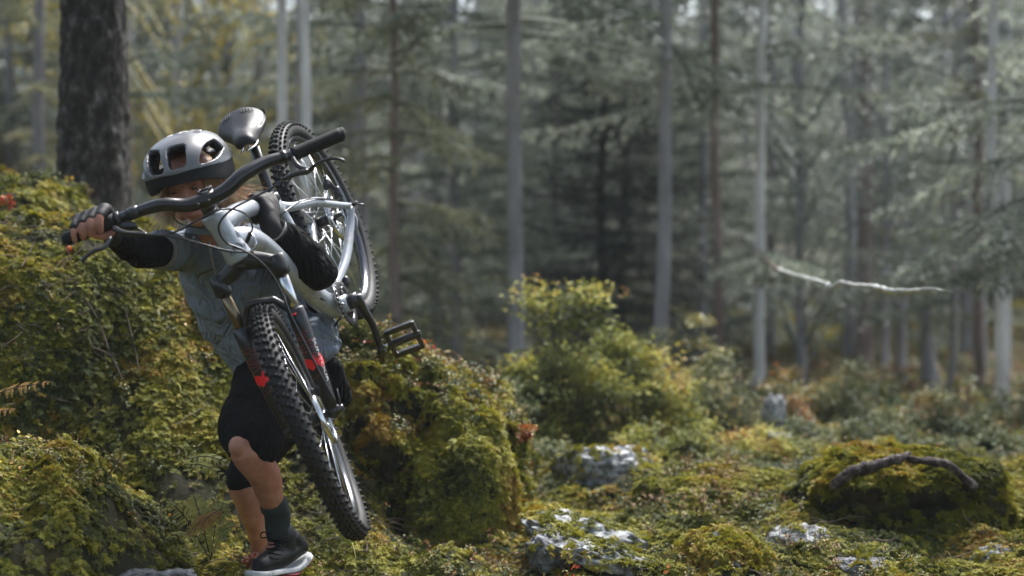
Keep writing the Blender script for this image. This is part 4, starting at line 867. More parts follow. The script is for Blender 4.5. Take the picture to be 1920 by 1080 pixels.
pp_ = smooth_path([a0_, a0_.lerp(am, .45)-lR*.03, am+Vector((-.02, 0, 0)), am+Vector((.025, 0, .008)), a1_.lerp(am, .45)-lR*.028, a1_], 6); b.tube(pp_, .0125, 12, ecc=.75); part(b, 'fork_brace', M_fork)
b = MB(); b.ball(dL_+fax*.012, .014); b.tube([dL_, dL_+fax*.03], .009, 10); b.tube([dL_+fax*.024, dL_+fax*.03-lL*.05], [.006, .004], 8, ecc=.5); part(b, 'quick_release', M_blk); b = MB(); b.ball(fa+fax*.05-lL*.07, (.014, .02, .022)); part(b, 'brake_caliper', M_blk)
CL = at(389, 374, 3.815)
b = MB(); b.tube([H0+(H0-H1).normalized()*.002, H0+(H0-H1).normalized()*.034], [.021, .02], 18); b.tube([H0+(H0-H1).normalized()*.018, CL+Vector((0, .012, 0))], [.02, .021], 16)
bd = (at(420, 361, 3.82)-at(350, 389, 3.8)).normalized(); cyl(b, CL, bd, .0215, .044, 18)
for q in (-1, 1):
    for z in (-1, 1): b.tube([CL+bd*.014*q+Vector((-.005, -.02, .015*z+.004)), CL+bd*.014*q+Vector((-.005, -.028, .015*z+.006))], .004, 8)
    b.tube([CL+bd*.014*q+Vector((-.003, -.008, .018)), CL+bd*.014*q+Vector((-.006, -.012, .028))], .0045, 8)
b.tube([CL+bd*-.016+Vector((-.006, -.012, .024)), CL+bd*.016+Vector((-.006, -.012, .024))], .0032, 8)
part(b, 'stem', M_blk)
bar = smooth_path([at(128, 447, 3.79), at(172, 430, 3.79), at(215, 413, 3.795), at(258, 397, 3.79), at(305, 384, 3.785), at(348, 385, 3.80), at(389, 374, 3.812), at(422, 358, 3.82), at(456, 328, 3.84), at(500, 304, 3.875), at(548, 290, 3.90), at(596, 270, 3.92), at(640, 252, 3.935)], 6); n = len(bar)
b = MB(); b.tube(bar, np.interp(np.arange(n), [0, 16, 22, 30, 40, 50, 60, n-1], [.0125, .0135, .0165, .0185, .019, .0185, .0135, .0125]), 18); part(b, 'handlebar', M_blk)
b = MB(); b.tube(bar[:13], [.0185]+[.0175]*11+[.0185], 20); b.ball(bar[0], .018); part(b, 'grip', M_grip)
b = MB(); b.tube(bar[-13:], [.0185]+[.0182]*11+[.0195], 20); b.ball(bar[-1], (.012, .019, .019)); part(b, 'grip', M_grip)
b = MB(); cyl(b, bar[13], bar[14]-bar[12], .0185, .014); cyl(b, bar[17], bar[18]-bar[16], .0165, .03)
b.tube(smooth_path([at(214, 428, 3.77), at(232, 436, 3.755), at(256, 438, 3.76), at(276, 440, 3.77)], 5), np.linspace(.010, .006, 16), 10, ecc=.8); b.ball(at(240, 424, 3.785), (.024, .014, .013))
lv = part(b, 'brake_lever', M_blk)
b = MB(); b.tube(smooth_path([at(208, 446, 3.75), at(195, 464, 3.73), at(175, 471, 3.72), at(158, 484, 3.71), at(154, 489, 3.71)], 5), np.interp(np.arange(21), [0, 17, 20], [.006, .0052, .0062]), 10); b.build('lever_blade', M_blk, lv)
b = MB(); cyl(b, bar[-15], bar[-14]-bar[-16], .0185, .014)
b.tube(smooth_path([at(548, 296, 3.885), at(560, 312, 3.87), at(582, 320, 3.86)], 5), .0075, 10); b.tube(smooth_path([at(578, 321, 3.86), at(555, 326, 3.855), at(530, 337, 3.86)], 5), np.linspace(.0125, .008, 11), 12, ecc=.7)
lv = part(b, 'brake_lever', M_blk)
b = MB(); b.tube(smooth_path([at(581, 321, 3.855), at(590, 310, 3.84), at(606, 301, 3.83), at(626, 297, 3.82), at(642, 300, 3.815), at(645, 304, 3.815)], 5), np.interp(np.arange(26), [0, 10, 25], [.0065, .0048, .0055]), 10, ecc=.8); b.build('lever_blade', M_blk, lv)
def cable(pts, r_=.0026, mat=M_blk, name='cable'):
    b = MB(); b.tube(smooth_path([at(*p) for p in pts], 8), r_, 8); return part(b, name, mat)
cable([(274, 440, 3.77), (320, 443, 3.76), (380, 458, 3.76), (430, 471, 3.80), (468, 472, 3.86), (476, 470, 3.9)], .003)
cable([(255, 427, 3.79), (285, 440, 3.78), (330, 434, 3.77), (375, 410, 3.76), (410, 394, 3.77), (440, 393, 3.80), (463, 404, 3.84), (473, 424, 3.86), (470, 438, 3.88)])
cable([(470, 436, 3.88), (462, 455, 3.885)], .006)
cable([(530, 338, 3.86), (510, 352, 3.85), (470, 373, 3.82), (436, 392, 3.79), (414, 414, 3.79), (411, 434, 3.80), (425, 455, 3.81), (452, 467, 3.82), (480, 484, 3.83), (505, 508, 3.84), (524, 540, 3.85), (545, 590, 3.86), (570, 640, 3.865), (600, 700, 3.87), (628, 752, 3.88)], .003)
cable([(462, 456, 3.885), (470, 438, 3.88), (480, 452, 3.87), (479, 464, 3.87), (470, 470, 3.88)], .0024, M_chrome)
cable([(512, 410, 4.3), (535, 396, 4.33), (560, 379, 4.4), (590, 372, 4.48), (625, 375, 4.6)], .0026, M_blk)
cable([(560, 378, 4.4), (590, 371.5, 4.48), (612, 372, 4.54)], .0030, M_chrome)
# small black logo on the head tube and prints on the lower end of the big tube
hd = (H1-H0).normalized(); hv = (Vector((0, -1, 0))+hd*hd.y).normalized(); hs_ = hd.cross(hv)
def onhead(t, a, r_=.0335): return H0+hd*t+(hv*math.cos(a)+hs_*math.sin(a))*r_
b = MB(); Lh = (H1-H0).length
for seq in (((.70, -.15), (.84, -.45)), ((.70, -.15), (.84, .05)), ((.72, .25), (.84, .25)), ((.70, -.15), (.78, -.15)), ((.68, -.5), (.72, -.75), (.8, -.85))):
    b.tube([onhead(Lh*t, a, .0349) for t, a in seq], .0022, 6, ecc=.4)
part(b, 'head_badge', M_dkd)
dtx = (BB-at(545, 512, 4.2)).normalized(); dv = (Vector((0, -1, 0))+dtx*dtx.y).normalized(); dsd = dtx.cross(dv)
def ondown(p, t, a): return p+dtx*t+(dv*math.cos(a)+dsd*math.sin(a))*.0345
b = MB(); p0 = at(598, 556, 4.345)
for t0_, t1_, a0x, a1x in ((-.035, .0, -.2, .45), (.012, .05, .25, .8)):
    G = [[tuple(ondown(p0, t, a)) for a in np.linspace(a0x, a1x, 5)] for t in np.linspace(t0_, t1_, 4)]; V = np.array(G).reshape(-1, 3)
    b.add(V, [[i*5+j, i*5+j+1, i*5+5+j+1, i*5+5+j] for i in range(3) for j in range(4)])
part(b, 'frame_print', M_dkd)
# cranks, chainring, pedals
b = MB(); ck = BB+bY*.066; e1 = at(716, 655, 4.47)
b.tube(smooth_path([ck-(e1-ck)*.08, ck.lerp(e1, .15), ck.lerp(e1, .5)+Vector((.006, 0, .004)), ck.lerp(e1, .85), e1], 5), np.interp(np.arange(21), [0, 3, 10, 18, 20], [.02, .022, .0135, .0125, .010]), 14, ecc=.7); cyl(b, BB+bY*.05, bY, .022, .04, 18); cyl(b, e1, bY, .0125, .02)
part(b, 'crank', M_blk)
cd_ = (e1-ck); b = MB(); k2_ = BB-bY*.068; b.tube([k2_, k2_-cd_*.55, k2_-cd_], [.019, .013, .012], 12, ecc=.7); part(b, 'crank', M_blk)
b = MB(); cr_ = BB+bY*.030; f_ = bX; g_ = bZ; nT = 30; P = []
for k in range(nT*4):
    t = 2*math.pi*k/(nT*4); r_ = .068+(.006 if k % 4 in (0, 1) else 0); P += [cr_+(f_*math.cos(t)+g_*math.sin(t))*r_-bY*.0018, cr_+(f_*math.cos(t)+g_*math.sin(t))*r_+bY*.0018, cr_+(f_*math.cos(t)+g_*math.sin(t))*.045-bY*.0018, cr_+(f_*math.cos(t)+g_*math.sin(t))*.045+bY*.0018]
m_ = nT*4; k_ = np.arange(m_); j_ = (k_+1) % m_; Q = np.concatenate([np.stack([k_*4+a, j_*4+a, j_*4+c, k_*4+c], 1) for a, c in ((0, 1), (1, 3), (3, 2), (2, 0))]); b.add([tuple(p) for p in P], Q)
for k in range(4): t = .6+k*1.571; b.tube([cr_, cr_+(f_*math.cos(t)+g_*math.sin(t))*.05], .006, 6, ecc=.4); b.ball(cr_+(f_*math.cos(t)+g_*math.sin(t))*.048+bY*.003, .004, m=1)
part(b, 'chainring', [M_blk, M_chrome])
def pedal(ctr, ax, h):
    ax = ax.normalized(); h = (h-ax*h.dot(ax)).normalized(); n_ = ax.cross(h); M = Matrix((ax, h, n_)).transposed(); b = MB()
    for s in (-1, 1):
        b.box(ctr+h*.039*s, (.088, .015, .019), M); b.box(ctr+ax*.041*s, (.013, .09, .018), M)
        for k in range(4): b.tube([ctr+h*.04*s+ax*(.026*(k-1.5)/1.5), ctr+h*.04*s+ax*(.026*(k-1.5)/1.5)-n_*.013], .0018, 5); b.tube([ctr+h*.04*s+ax*(.026*(k-1.5)/1.5), ctr+h*.04*s+ax*(.026*(k-1.5)/1.5)+n_*.013], .0018, 5)
    b.tube([ctr-ax*.05, ctr+ax*.052], [.012, .011], 12); part(b, 'pedal', M_blk, bevel=.002, smooth=False)
    b = MB(); b.tube([ctr-ax*.066, ctr-ax*.045], .0055, 10); part(b, 'pedal_axle', M_chrome)
pax = (at(785, 626, 4.45)-at(722, 650, 4.46)); pedal(at(758, 636, 4.455), pax, at(764, 664, 4.47)-at(752, 608, 4.43))
pedal(k2_-cd_-bY*.06, pax, bX)
b = MB(); ch = [at(625, 600, 4.40), at(618, 640, 4.42), at(640, 590, 4.45)]; b.tube([at(640, 592, 4.44), at(622, 620, 4.43), at(606, 640, 4.42)], .004, 6); part(b, 'chain', M_blk)
# ------------------------------------------------------------------ person
DG = lambda: bpy.context.evaluated_depsgraph_get()
def fuse(b, voxel, smooth=4, disp=None):
    """one continuous surface out of overlapping pieces"""
    me = b.mesh('tmp'); o = bpy.data.objects.new('tmp', me); COL.objects.link(o)
    m = o.modifiers.new('r', 'REMESH'); m.mode = 'VOXEL'; m.voxel_size = voxel; m.use_smooth_shade = True
    if smooth: s = o.modifiers.new('s', 'SMOOTH'); s.factor = .5; s.iterations = smooth
    r = bpy.data.meshes.new_from_object(o.evaluated_get(DG())); bpy.data.objects.remove(o); r.materials.clear()
    if disp is not None:
        n = len(r.vertices); V = np.zeros(n*3); r.vertices.foreach_get('co', V); V = V.reshape(-1, 3); Nn = np.zeros(n*3); r.vertices.foreach_get('normal', Nn); Nn = Nn.reshape(-1, 3)
        V = V+Nn*disp(V)[:, None]; r.vertices.foreach_set('co', V.astype(np.float32).ravel())
    r.update(); return r
def limb(b, pts, rad, seg=18, n=6, ecc=1.0, up=(0, 0, 1)):
    P = smooth_path(pts, n); R = np.interp(np.linspace(0, len(pts)-1, len(P)), np.arange(len(pts)), rad); b.tube(P, R, seg, ecc=ecc, up=up)
    b.ball(P[0], R[0]*.98); b.ball(P[-1], R[-1]*.98)
def skin_mat():
    m, n, b = new_mat('skin', .5, .4); L = n.links.new; g = n.nodes.new('ShaderNodeNewGeometry'); t = n.nodes.new('ShaderNodeTexNoise'); t.inputs['Scale'].default_value = 22; t.inputs['Detail'].default_value = 4
    L(g.outputs['Position'], t.inputs['Vector']); r = ramp(n, [(.3, (.28, .115, .08)), (.55, (.38, .175, .12)), (.72, (.46, .235, .175))]); L(t.outputs[0], r.inputs[0]); L(r.outputs[0], b.inputs['Base Color'])
    b.inputs['Subsurface Weight'].default_value = .12; b.inputs['Subsurface Radius'].default_value = (.01, .004, .002); b.inputs['Subsurface Scale'].default_value = .4; return m
M_skin = skin_mat()
M_jersey = cloth('slate_blue_jersey', (.175, .205, .245), .9, 13)
M_cuff = plain('grey_trim', (.2, .2, .2), .8, .2)
M_black = cloth('black_fabric', (.008, .008, .0085), .9, 13, .85)
M_glove = plain('black_glove', (.012, .012, .013), .6, .3, bump=.3, bscale=500)
M_sock = plain('dark_green_grey_sock', (.03, .04, .042), .9, .15, bump=.5, bscale=800)
M_shoe = plain('black_shoe_leather', (.008, .0085, .010), .5, .3, bump=.15, bscale=300)
M_sole = dirty(plain('white_shoe_sole', (.55, .57, .58), .6, .3), (.1, .08, .05), .7, 25)
M_soler = plain('maroon_outsole', (.2, .02, .03), .6, .3)
M_hair = leafy('blond_hair', [(.1, (.35, .16, .06)), (.5, (.6, .36, .17)), (.9, (.8, .66, .46))], 9, .45, .5, .25, .7, False)
M_helm = plain('grey_helmet_shell', (.12, .124, .132), .34, .5, 0, .35)
M_helmd = plain('black_helmet_foam', (.010, .010, .011), .55, .3)
person = empty('person', at(525, 1075, 4.35)); tag(person, 'child in grey helmet, slate blue jersey and black shorts carrying the bike uphill', 'person')
U = Vector((-.25, -.24, .93)).normalized(); Fw = Vector((-.09, -.96, -.26)); Fw = (Fw-U*Fw.dot(U)).normalized(); S = U.cross(Fw).normalized()
HC = at(361, 350, 4.13)
def hp(s, f, u): return HC+S*s+Fw*f+U*u
HM = Matrix((S, Fw, U)).transposed()
b = MB()
b.ball(hp(0, -.006, .022), (.070, .086, .082), 28, 18, HM); b.ball(hp(0, .018, -.03), (.056, .062, .060), 24, 16, HM)      # skull, face
b.ball(hp(0, .046, -.088), (.019, .017, .015), 14, 9, HM); b.ball(hp(0, .04, -.055), (.031, .036, .03), 14, 9, HM)
for s in (-1, 1):
    b.ball(hp(.036*s, .048, -.032), (.021, .019, .019), 14, 9, HM); b.ball(hp(.028*s, .066, .019), (.022, .010, .0075), 12, 8, HM); b.ball(hp(.045*s, .015, -.064), (.014, .03, .018), 12, 8, HM)
    b.ball(hp(.072*s, -.005, -.018), (.008, .018, .028), 12, 8, HM); b.ball(hp(.0105*s, .083, -.030), (.0075, .009, .0065), 10, 7, HM)
    b.ball(hp(.028*s, .066, -.002), (.014, .009, .0085), 12, 8, HM)
b.tube([hp(0, .072, .006), hp(0, .086, -.016), hp(0, .097, -.027)], [.0075, .009, .0095], 12); b.ball(hp(0, .096, -.028), .0098, 12, 8)
b.tube([hp(-.02, .066, -.053), hp(0, .077, -.051), hp(.02, .066, -.053)], [.003, .0058, .003], 8); b.tube([hp(-.018, .065, -.061), hp(0, .075, -.0625), hp(.018, .065, -.061)], [.003, .0066, .003], 8)
# neck, trunk, arms, legs
NB = at(408, 452, 4.30); R1 = at(340, 468, 4.30); E1 = at(262, 472, 4.02); W1 = at(208, 438, 3.875); R2 = at(484, 462, 4.42); E2 = at(592, 508, 4.25); W2 = at(508, 424, 4.13)
HP = at(538, 700, 4.47); H1_ = at(505, 715, 4.42); K1 = at(462, 838, 4.14); C1 = at(490, 888, 4.21); A1 = at(519, 962, 4.30); F1 = at(523, 1025, 4.33)
H2_ = at(560, 715, 4.5); K2 = at(458, 895, 4.46); A2 = at(486, 1010, 4.56); F2 = at(492, 1046, 4.58)
limb(b, [hp(0, -.02, -.05), HC.lerp(NB, .6), NB], [.047, .042, .05])
limb(b, [at(412, 470, 4.36), at(445, 530, 4.42), at(490, 615, 4.48), HP], [.085, .11, .10, .11], 24)
limb(b, [NB, R1], [.05, .042]); limb(b, [NB, R2], [.05, .042])
limb(b, [R1, R1.lerp(E1, .5), E1, E1.lerp(W1, .35), W1], [.040, .036, .031, .031, .022]); limb(b, [R2, R2.lerp(E2, .5), E2, E2.lerp(W2, .35), W2], [.040, .036, .031, .031, .022])
limb(b, [H1_, H1_.lerp(K1, .5), K1, C1+Vector((.006, 0, 0)), C1.lerp(A1, .6), A1, F1], [.078, .064, .048, .046, .036, .028, .034], 22)
limb(b, [H2_, H2_.lerp(K2, .5), K2, K2.lerp(A2, .35), A2, F2], [.082, .072, .046, .046, .03, .032], 20)
b.ball(K1+Vector((-.018, -.03, .004)), (.026, .024, .03)); limb(b, [F1, at(490, 1056, 4.26)], [.03, .022]); limb(b, [F2, at(455, 1062, 4.5)], [.03, .022])
# right hand round the grip: fingers over the top and front, tips underneath, thumb below from the inner side
def barp(k): return bar[0].lerp(bar[12], k)
up_ = Vector((0, 0, 1)); fing = []
for k, (q, rf, ln_) in enumerate(((.20, .0083, .9), (.38, .0092, 1.0), (.56, .0100, 1.05), (.75, .0108, 1.0))):
    c = barp(q); pts = [c+Vector((.006, .03, .024)), c+Vector((.003, .006, .040)), c+Vector((0, -.022, .024*ln_)), c+Vector((-.001, -.031, .002)), c+Vector((0, -.023, -.017*ln_))]
    fing.append(pts); limb(b, pts, [rf*1.08, rf*1.05, rf*1.04, rf*.96, rf*.82], 12, 5)
    limb(b, [W1, c+Vector((.006, .03, .024))], [.018, .0125], 12, 4)
c = barp(.8); th1 = [W1.lerp(c, .4)+Vector((.0, .0, -.01)), c+Vector((.012, .02, -.018)), c+Vector((-.002, .0, -.031)), c+Vector((-.022, -.012, -.030))]; limb(b, th1, [.014, .0115, .0105, .0088], 12, 5)
# left hand hooked over the top tube by the seat tube
tt_ = [at(483, 389, 4.17), at(497, 387, 4.22)]; fin2 = []
for k, q in enumerate((-.35, .15, .65, 1.15)):
    c = tt_[0].lerp(tt_[1], q); pts = [c+Vector((.022, -.022, .014)), c+Vector((.004, -.026, .024)), c+Vector((-.012, -.006, .031)), c+Vector((-.018, .014, .024))]
    rf = (.0086, .0094, .0092, .008)[k]; fin2.append(pts); limb(b, pts, [rf*1.15, rf*1.08, rf, rf*.85], 12, 5); limb(b, [W2, pts[0]], [.019, .0125], 12, 4)
c = tt_[0]; th2 = [W2.lerp(c, .5), c+Vector((.005, -.035, -.016)), c+Vector((-.004, -.03, -.034)), c+Vector((-.002, -.008, -.04))]; limb(b, th2, [.015, .0115, .0105, .009], 12, 5)
body = link('body', fuse(b, .0034, 3), M_skin, person, smooth=True)
# eyes, lids, brows, mouth line
for s in (-1, 1):
    b = MB(); b.ball(hp(.0285*s, .0715, .0035), (.0095, .0055, .0030), 14, 9, HM); b.build('eye', plain('dark_eye', (.02, .018, .018), .15, .6) if s < 0 else bpy.data.materials['dark_eye'], person)
    b = MB(); b.tube([hp(.017*s, .0765, .0065), hp(.028*s, .0795, .0098), hp(.041*s, .0735, .0055)], [.0012, .0022, .0010], 8); b.tube([hp(.015*s, .080, .020), hp(.03*s, .081, .0245), hp(.046*s, .071, .020)], [.0016, .0026, .001], 8)
    b.build('eyebrow', plain('fair_brow', (.2, .1, .06), .8) if s < 0 else bpy.data.materials['fair_brow'], person)
b = MB(); b.tube([hp(-.019, .070, -.057), hp(0, .0805, -.0568), hp(.019, .070, -.057)], [.0006, .0019, .0006], 8); b.build('mouth', plain('lip', (.3, .09, .08), .5), person)
# jersey
def folds(dx, sc=1., amp=.006, seed=0):
    dx = np.array(tuple(Vector(dx).normalized()))
    def f(V):
        t = V@dx; Q = V-t[:, None]*dx*.0; n = fbm((V-np.outer(t, dx)*.72)*11*sc+seed, 2); m = fbm(V*7*sc+seed+5, 2)
        return amp*(1-3.2*np.abs(n+.35*m)).clip(-1, 1)+amp*.5*m
    return f
b = MB()
limb(b, [at(405, 468, 4.35), at(440, 530, 4.415), at(486, 605, 4.47), at(536, 672, 4.47)], [.112, .150, .150, .138], 30, ecc=.9, up=(0, 1, 0))
limb(b, [NB+Vector((-.02, .03, -.02)), R1, R1.lerp(E1, .5)], [.075, .058, .049], 22); limb(b, [NB+Vector((.02, .03, -.02)), R2, R2.lerp(E2, .5)], [.075, .058, .05], 22)
limb(b, [at(536, 672, 4.46), at(585, 640, 4.44)], [.12, .085], 20)
_fa, _fb = folds((.45, 0, .9), 1.1, .008, 3), folds((.95, 0, .1), 1.7, .008, 8); _pc = np.array(tuple(at(605, 625, 4.35)))
jf = fuse(b, .006, 3, lambda V: _fa(V)+_fb(V)*np.exp(-((V-_pc)**2).sum(1)/.16**2)*1.6)
jo = link('jersey', jf, M_jersey, person, smooth=True)
s_ = jo.modifiers.new('sub', 'SUBSURF'); s_.levels = 1; s_.render_levels = 1
b = MB(); ax = (E1-R1).normalized(); b.tube([R1.lerp(E1, .52)-ax*.004, R1.lerp(E1, .52), R1.lerp(E1, .52)+ax*.012, R1.lerp(E1, .52)+ax*.014], [.049, .053, .0515, .047], 30); b.build('sleeve_cuff', M_cuff, jo)
b = MB(); b.tube([at(392, 452, 4.2), at(394, 470, 4.215), at(400, 500, 4.255), at(410, 535, 4.27)], [.003, .004, .004, .003], 8); b.build('zip', M_cuff, jo)
b = MB(); rg_ = [HC.lerp(NB, .80)+Vector((math.cos(t)*.062, math.sin(t)*.062, -.006*math.cos(t))) for t in np.linspace(0, 6.2832, 31)]; b.tube(rg_, .013, 10, ecc=1.4, cap=False); b.build('collar', M_jersey, jo)
def wrap(name, mat, ch, vox=.007, sm=4, disp=None, par=person):
    b = MB()
    for pts, rad in ch: limb(b, pts, rad, 22)
    return link(name, fuse(b, vox, sm, disp), mat, par, smooth=True)
wrap('arm_sleeve', M_black, [([R1.lerp(E1, .46), R1.lerp(E1, .65), E1, E1.lerp(W1, .5), W1.lerp(E1, .1)], [.044, .044, .042, .039, .029])], disp=folds((1, 0, .3), 1.3, .003, 7))
wrap('arm_sleeve', M_black, [([R2.lerp(E2, .35), R2.lerp(E2, .8), E2+Vector((.006, 0, .0)), E2.lerp(W2, .35), E2.lerp(W2, .7), W2.lerp(E2, .1)], [.05, .056, .057, .057, .047, .034])], disp=folds((1, 0, 1), 1.1, .005, 9))
b = MB(); aw = (W2-E2).normalized(); b.tube([W2.lerp(E2, .13), W2.lerp(E2, .11), W2.lerp(E2, .09)], [.0345, .037, .0345], 24); b.build('glove_band', M_cuff, person)
# gloves: palms and the first joints of the fingers
g1 = [([W1.lerp(E1, .12), W1, W1.lerp(barp(.6), .6)+Vector((.002, .016, .014))], [.029, .026, .026])]
for k, p in enumerate(fing): g1 += [([W1.lerp(p[0], .4), p[0], p[1], p[1].lerp(p[2], .6), p[2].lerp(p[3], .12)], [.02, .0175, .0155, .0145, .0135])]
g1 += [([W1+Vector((0, 0, -.006)), th1[1]], [.02, .014])]
wrap('glove', M_glove, g1, .0034, 2, folds((1, 0, 0), 2.5, .0012, 2))
g2 = [([W2.lerp(E2, .15), W2, W2.lerp(fin2[1][0], .6)], [.034, .030, .027])]
for k, p in enumerate(fin2): g2 += [([W2.lerp(p[0], .4), p[0], p[1], p[2] if k else p[1].lerp(p[2], .5)], [.022, .0165, .0145, .0125])]
g2 += [([W2, th2[1], th2[2]], [.02, .0145, .0135])]
wrap('glove', M_glove, g2, .0036, 2, folds((1, 0, 1), 2.5, .0015, 4))
# shorts
wrap('shorts', M_black, [([at(536, 672, 4.47), HP, at(545, 720, 4.47)], [.118, .124, .115]), ([H1_, H1_.lerp(K1, .45), H1_.lerp(K1, .72), at(474, 822, 4.18)], [.108, .102, .093, .085]),
     ([H2_, H2_.lerp(K2, .5), K2.lerp(H2_, .12), at(452, 893, 4.45)], [.11, .09, .058, .047]), ([HP, at(600, 705, 4.46)], [.11, .075]), ([at(625, 690, 4.44), at(640, 745, 4.46)], [.04, .03])], .008, 4, folds((.3, 0, 1), .9, .006, 12))
# socks and shoes
wrap('sock', M_sock, [([A1.lerp(C1, .22), A1, A1.lerp(F1, .6)], [.041, .037, .036])], .005, 3, folds((0, 1, 0), 2.2, .0018, 3))
wrap('shoe', M_shoe, [([at(528, 1000, 4.32), at(532, 1030, 4.33)], [.038, .036]), ([at(562, 1024, 4.38), at(535, 1038, 4.33), at(505, 1052, 4.26), at(488, 1060, 4.21)], [.026, .034, .031, .025]), ([at(545, 1008, 4.345), at(564, 1026, 4.38)], [.028, .024])], .0045, 3)
so_ = bpy.context.scene.objects['shoe']
def sole(path, par, w=.036, t=.0075, mat=M_sole, name='sole', dz=0):
    P = smooth_path(path, 6); n = len(P); V = []
    for i, p in enumerate(P):
        q = i/(n-1); T = (P[min(i+1, n-1)]-P[max(i-1, 0)]).normalized(); sd_ = T.cross(Vector((0, 0, 1))).normalized(); nn = sd_.cross(T); ww = w*float(np.interp(q, [0, .08, .3, .5, .75, .93, 1], [.4, .8, .85, .8, 1.05, .75, .35]))
        for a, c_ in ((-1, 1), (1, 1), (1.06, -1), (-1.06, -1)): V.append(tuple(p+sd_*ww*a+nn*(t*c_+dz)))
    k = np.arange(n-1)*4; Q = np.concatenate([np.stack([k+a, k+c_, k+4+c_, k+4+a], 1) for a, c_ in ((0, 1), (1, 2), (2, 3), (3, 0))]+[np.array([[3, 2, 1, 0], [4*n-4, 4*n-3, 4*n-2, 4*n-1]])])
    b = MB(); b.add(V, Q); b.build(name, mat, par, smooth=False, bevel=.004)
sp_ = [at(582, 1038, 4.40), at(566, 1052, 4.385), at(545, 1066, 4.35), at(515, 1070, 4.29), at(485, 1075, 4.21), at(468, 1076, 4.17)]
sole(sp_, so_); sole([p+Vector((0, 0, -.012)) for p in sp_[:4]], so_, .034, .003, M_soler, 'outsole')
b = MB()
for k in range(5): c = at(528-k*5, 1012+k*8, 4.30-.012*k); b.tube([c+Vector((-.026, -.012, .0)), c+Vector((0, -.032, .004)), c+Vector((.024, -.02, -.004))], .002, 6)
b.tube(smooth_path([at(508, 1000, 4.27), at(492, 998, 4.25), at(490, 1008, 4.25), at(508, 1006, 4.26)], 4), .002, 6); b.build('lace', M_black, so_)
wrap('shoe', M_shoe, [([at(492, 1035, 4.58), at(492, 1052, 4.58), at(455, 1066, 4.5)], [.038, .036, .027])], .006, 3)
# helmet
HLC = HC+U*.040+S*.004-Fw*.004; rS, rF, rU = .121, .145, .110
V, T = ICO[6]; cen = V[T].mean(1)
def shape(V, k=1.0):
    W = V.copy(); W[:, 2] = np.where(W[:, 2] > 0, W[:, 2], W[:, 2]*.9); q = (np.abs(W)**2.25).sum(1)[:, None]**(1/2.25); W = W/q
    rib = 0*np.cos(V[:, 0]*13)*sstep(.1, .5, V[:, 2]); return (W*(np.array([rS, rF, rU])*k+rib[:, None]))@np.array(HM).T+np.array(tuple(HLC))
s_c, f_c, u_c = cen[:, 0], cen[:, 1], cen[:, 2]; hole = np.zeros(len(T), bool)
def superq(x, a, y, b_): return (np.abs(x/a)**6+np.abs(y/b_)**6) < 1
for (sx, hw, ux, hu, lean) in ((-.83, .13, .42, .19, .25), (-.38, .19, .52, .24, .18), (.15, .19, .54, .23, .05), (.52, .0, .4, .1, 0), (.78, .16, .44, .19, -.3)):
    if hw: hole |= superq(s_c-sx-(u_c-ux)*-lean, hw, u_c-ux, hu) & (f_c > .05)
    if hw: hole |= superq(s_c+sx-(u_c-ux)*-lean, hw, u_c-ux, hu) & (f_c < -.25)
for sx in (-.42, -.14, .14, .42): hole |= superq(s_c-sx, .07, f_c+.12, .26) & (u_c > .6)
keep = (~hole) & (u_c > .17+.10*(f_c < 0)*np.abs(f_c)-.12*np.abs(s_c)**3); Tk = T[keep]; used = np.unique(Tk); rm = np.full(len(V), -1); rm[used] = np.arange(len(used))
hs2 = link('helmet', np_mesh('helmet', shape(V)[used], rm[Tk]), M_helm, person, smooth=True)
sm_ = hs2.modifiers.new('smooth', 'SMOOTH'); sm_.iterations = 6; so2 = hs2.modifiers.new('solid', 'SOLIDIFY'); so2.thickness = .014; so2.offset = 1; hs2['label'] = 'grey helmet with large vents'
keep = (u_c > -.30+.20*sstep(.2, .9, f_c)-.1*np.abs(s_c)**2) & ~(hole & (u_c < .75)); Tk = T[keep]; used = np.unique(Tk); rm[:] = -1; rm[used] = np.arange(len(used))
hl = link('helmet_liner', np_mesh('helmet_liner', shape(V, .955)[used], rm[Tk]), M_helmd, hs2, smooth=True)
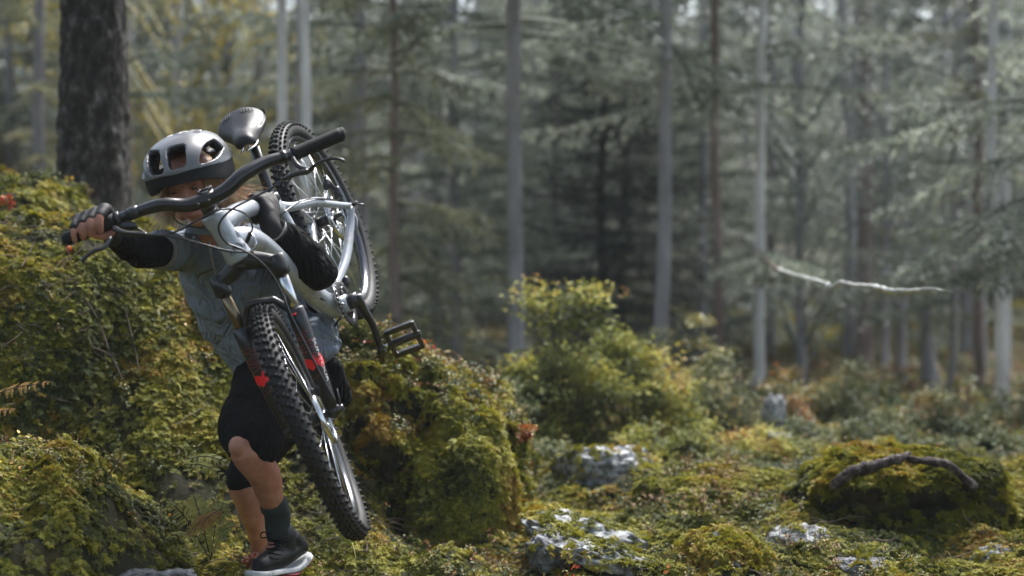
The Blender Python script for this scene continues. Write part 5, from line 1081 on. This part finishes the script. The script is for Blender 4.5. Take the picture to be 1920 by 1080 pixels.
sm_ = hl.modifiers.new('smooth', 'SMOOTH'); sm_.iterations = 4; so2 = hl.modifiers.new('solid', 'SOLIDIFY'); so2.thickness = .020; so2.offset = 1
for s in (-1, 1):
    b = MB(); b.tube(smooth_path([hp(.078*s, .01, .01), hp(.078*s, .016, -.04), hp(.055*s, .03, -.085), hp(0, .03, -.112)], 6), .0062, 6, ecc=.25, up=(0, 0, 1)); b.tube([hp(.08*s, -.04, .01), hp(.078*s, .008, -.045)], .005, 6, ecc=.25); b.build('strap', M_helmd, hs2)
# hair: locks falling out under the helmet, drawn strand by strand
r = np.random.default_rng(12); b = MB()
def strands(n, s, fl, ul, length, out, side_z, wdt=.0011):
    for k in range(n):
        f0 = r.uniform(*fl); u0 = r.uniform(*ul); a = math.sqrt(max(.05, 1-(f0/.09)**2)); p = hp(s*.071*a*r.uniform(.9, 1.04), f0, u0); L = length*r.uniform(.5, 1.2)
        d = (-U*1.0+S*s*out*r.uniform(.2, 1.4)-Fw*.15+Vector(r.normal(0, .14, 3))).normalized(); pts = [p]; cu = Vector(r.normal(0, .05, 3))+S*s*side_z
        for q in range(6): d = (d+cu*.5+Vector(r.normal(0, .06, 3))).normalized(); pts.append(pts[-1]+d*L/6)
        b.tube(pts, np.linspace(wdt, wdt*.35, 7), 3, cap=False)
strands(900, 1, (-.085, .03), (-.045, .03), .105, .35, -.05); strands(620, -1, (-.085, .035), (-.045, .02), .085, .9, .12); strands(260, 1, (.0, .055), (.0, .04), .05, .1, 0)
strands(160, 1, (-.08, .0), (-.05, .02), .13, 1.1, .1, .0008); strands(60, -1, (.02, .06), (.02, .04), .05, .1, 0)
b.build('hair', M_hair, person)
b = MB(); b.ball(hp(0, -.02, .015), (.0765, .083, .085), 24, 16, HM); b.ball(hp(.035, -.035, -.055), (.04, .04, .045), 16, 10, HM); b.ball(hp(-.035, -.035, -.05), (.035, .04, .035), 16, 10, HM)
hm = fuse(b, .005, 2, lambda V: .0025*fbm(V*[60, 60, 12], 2)); link('hair', hm, M_hair, person, smooth=True)
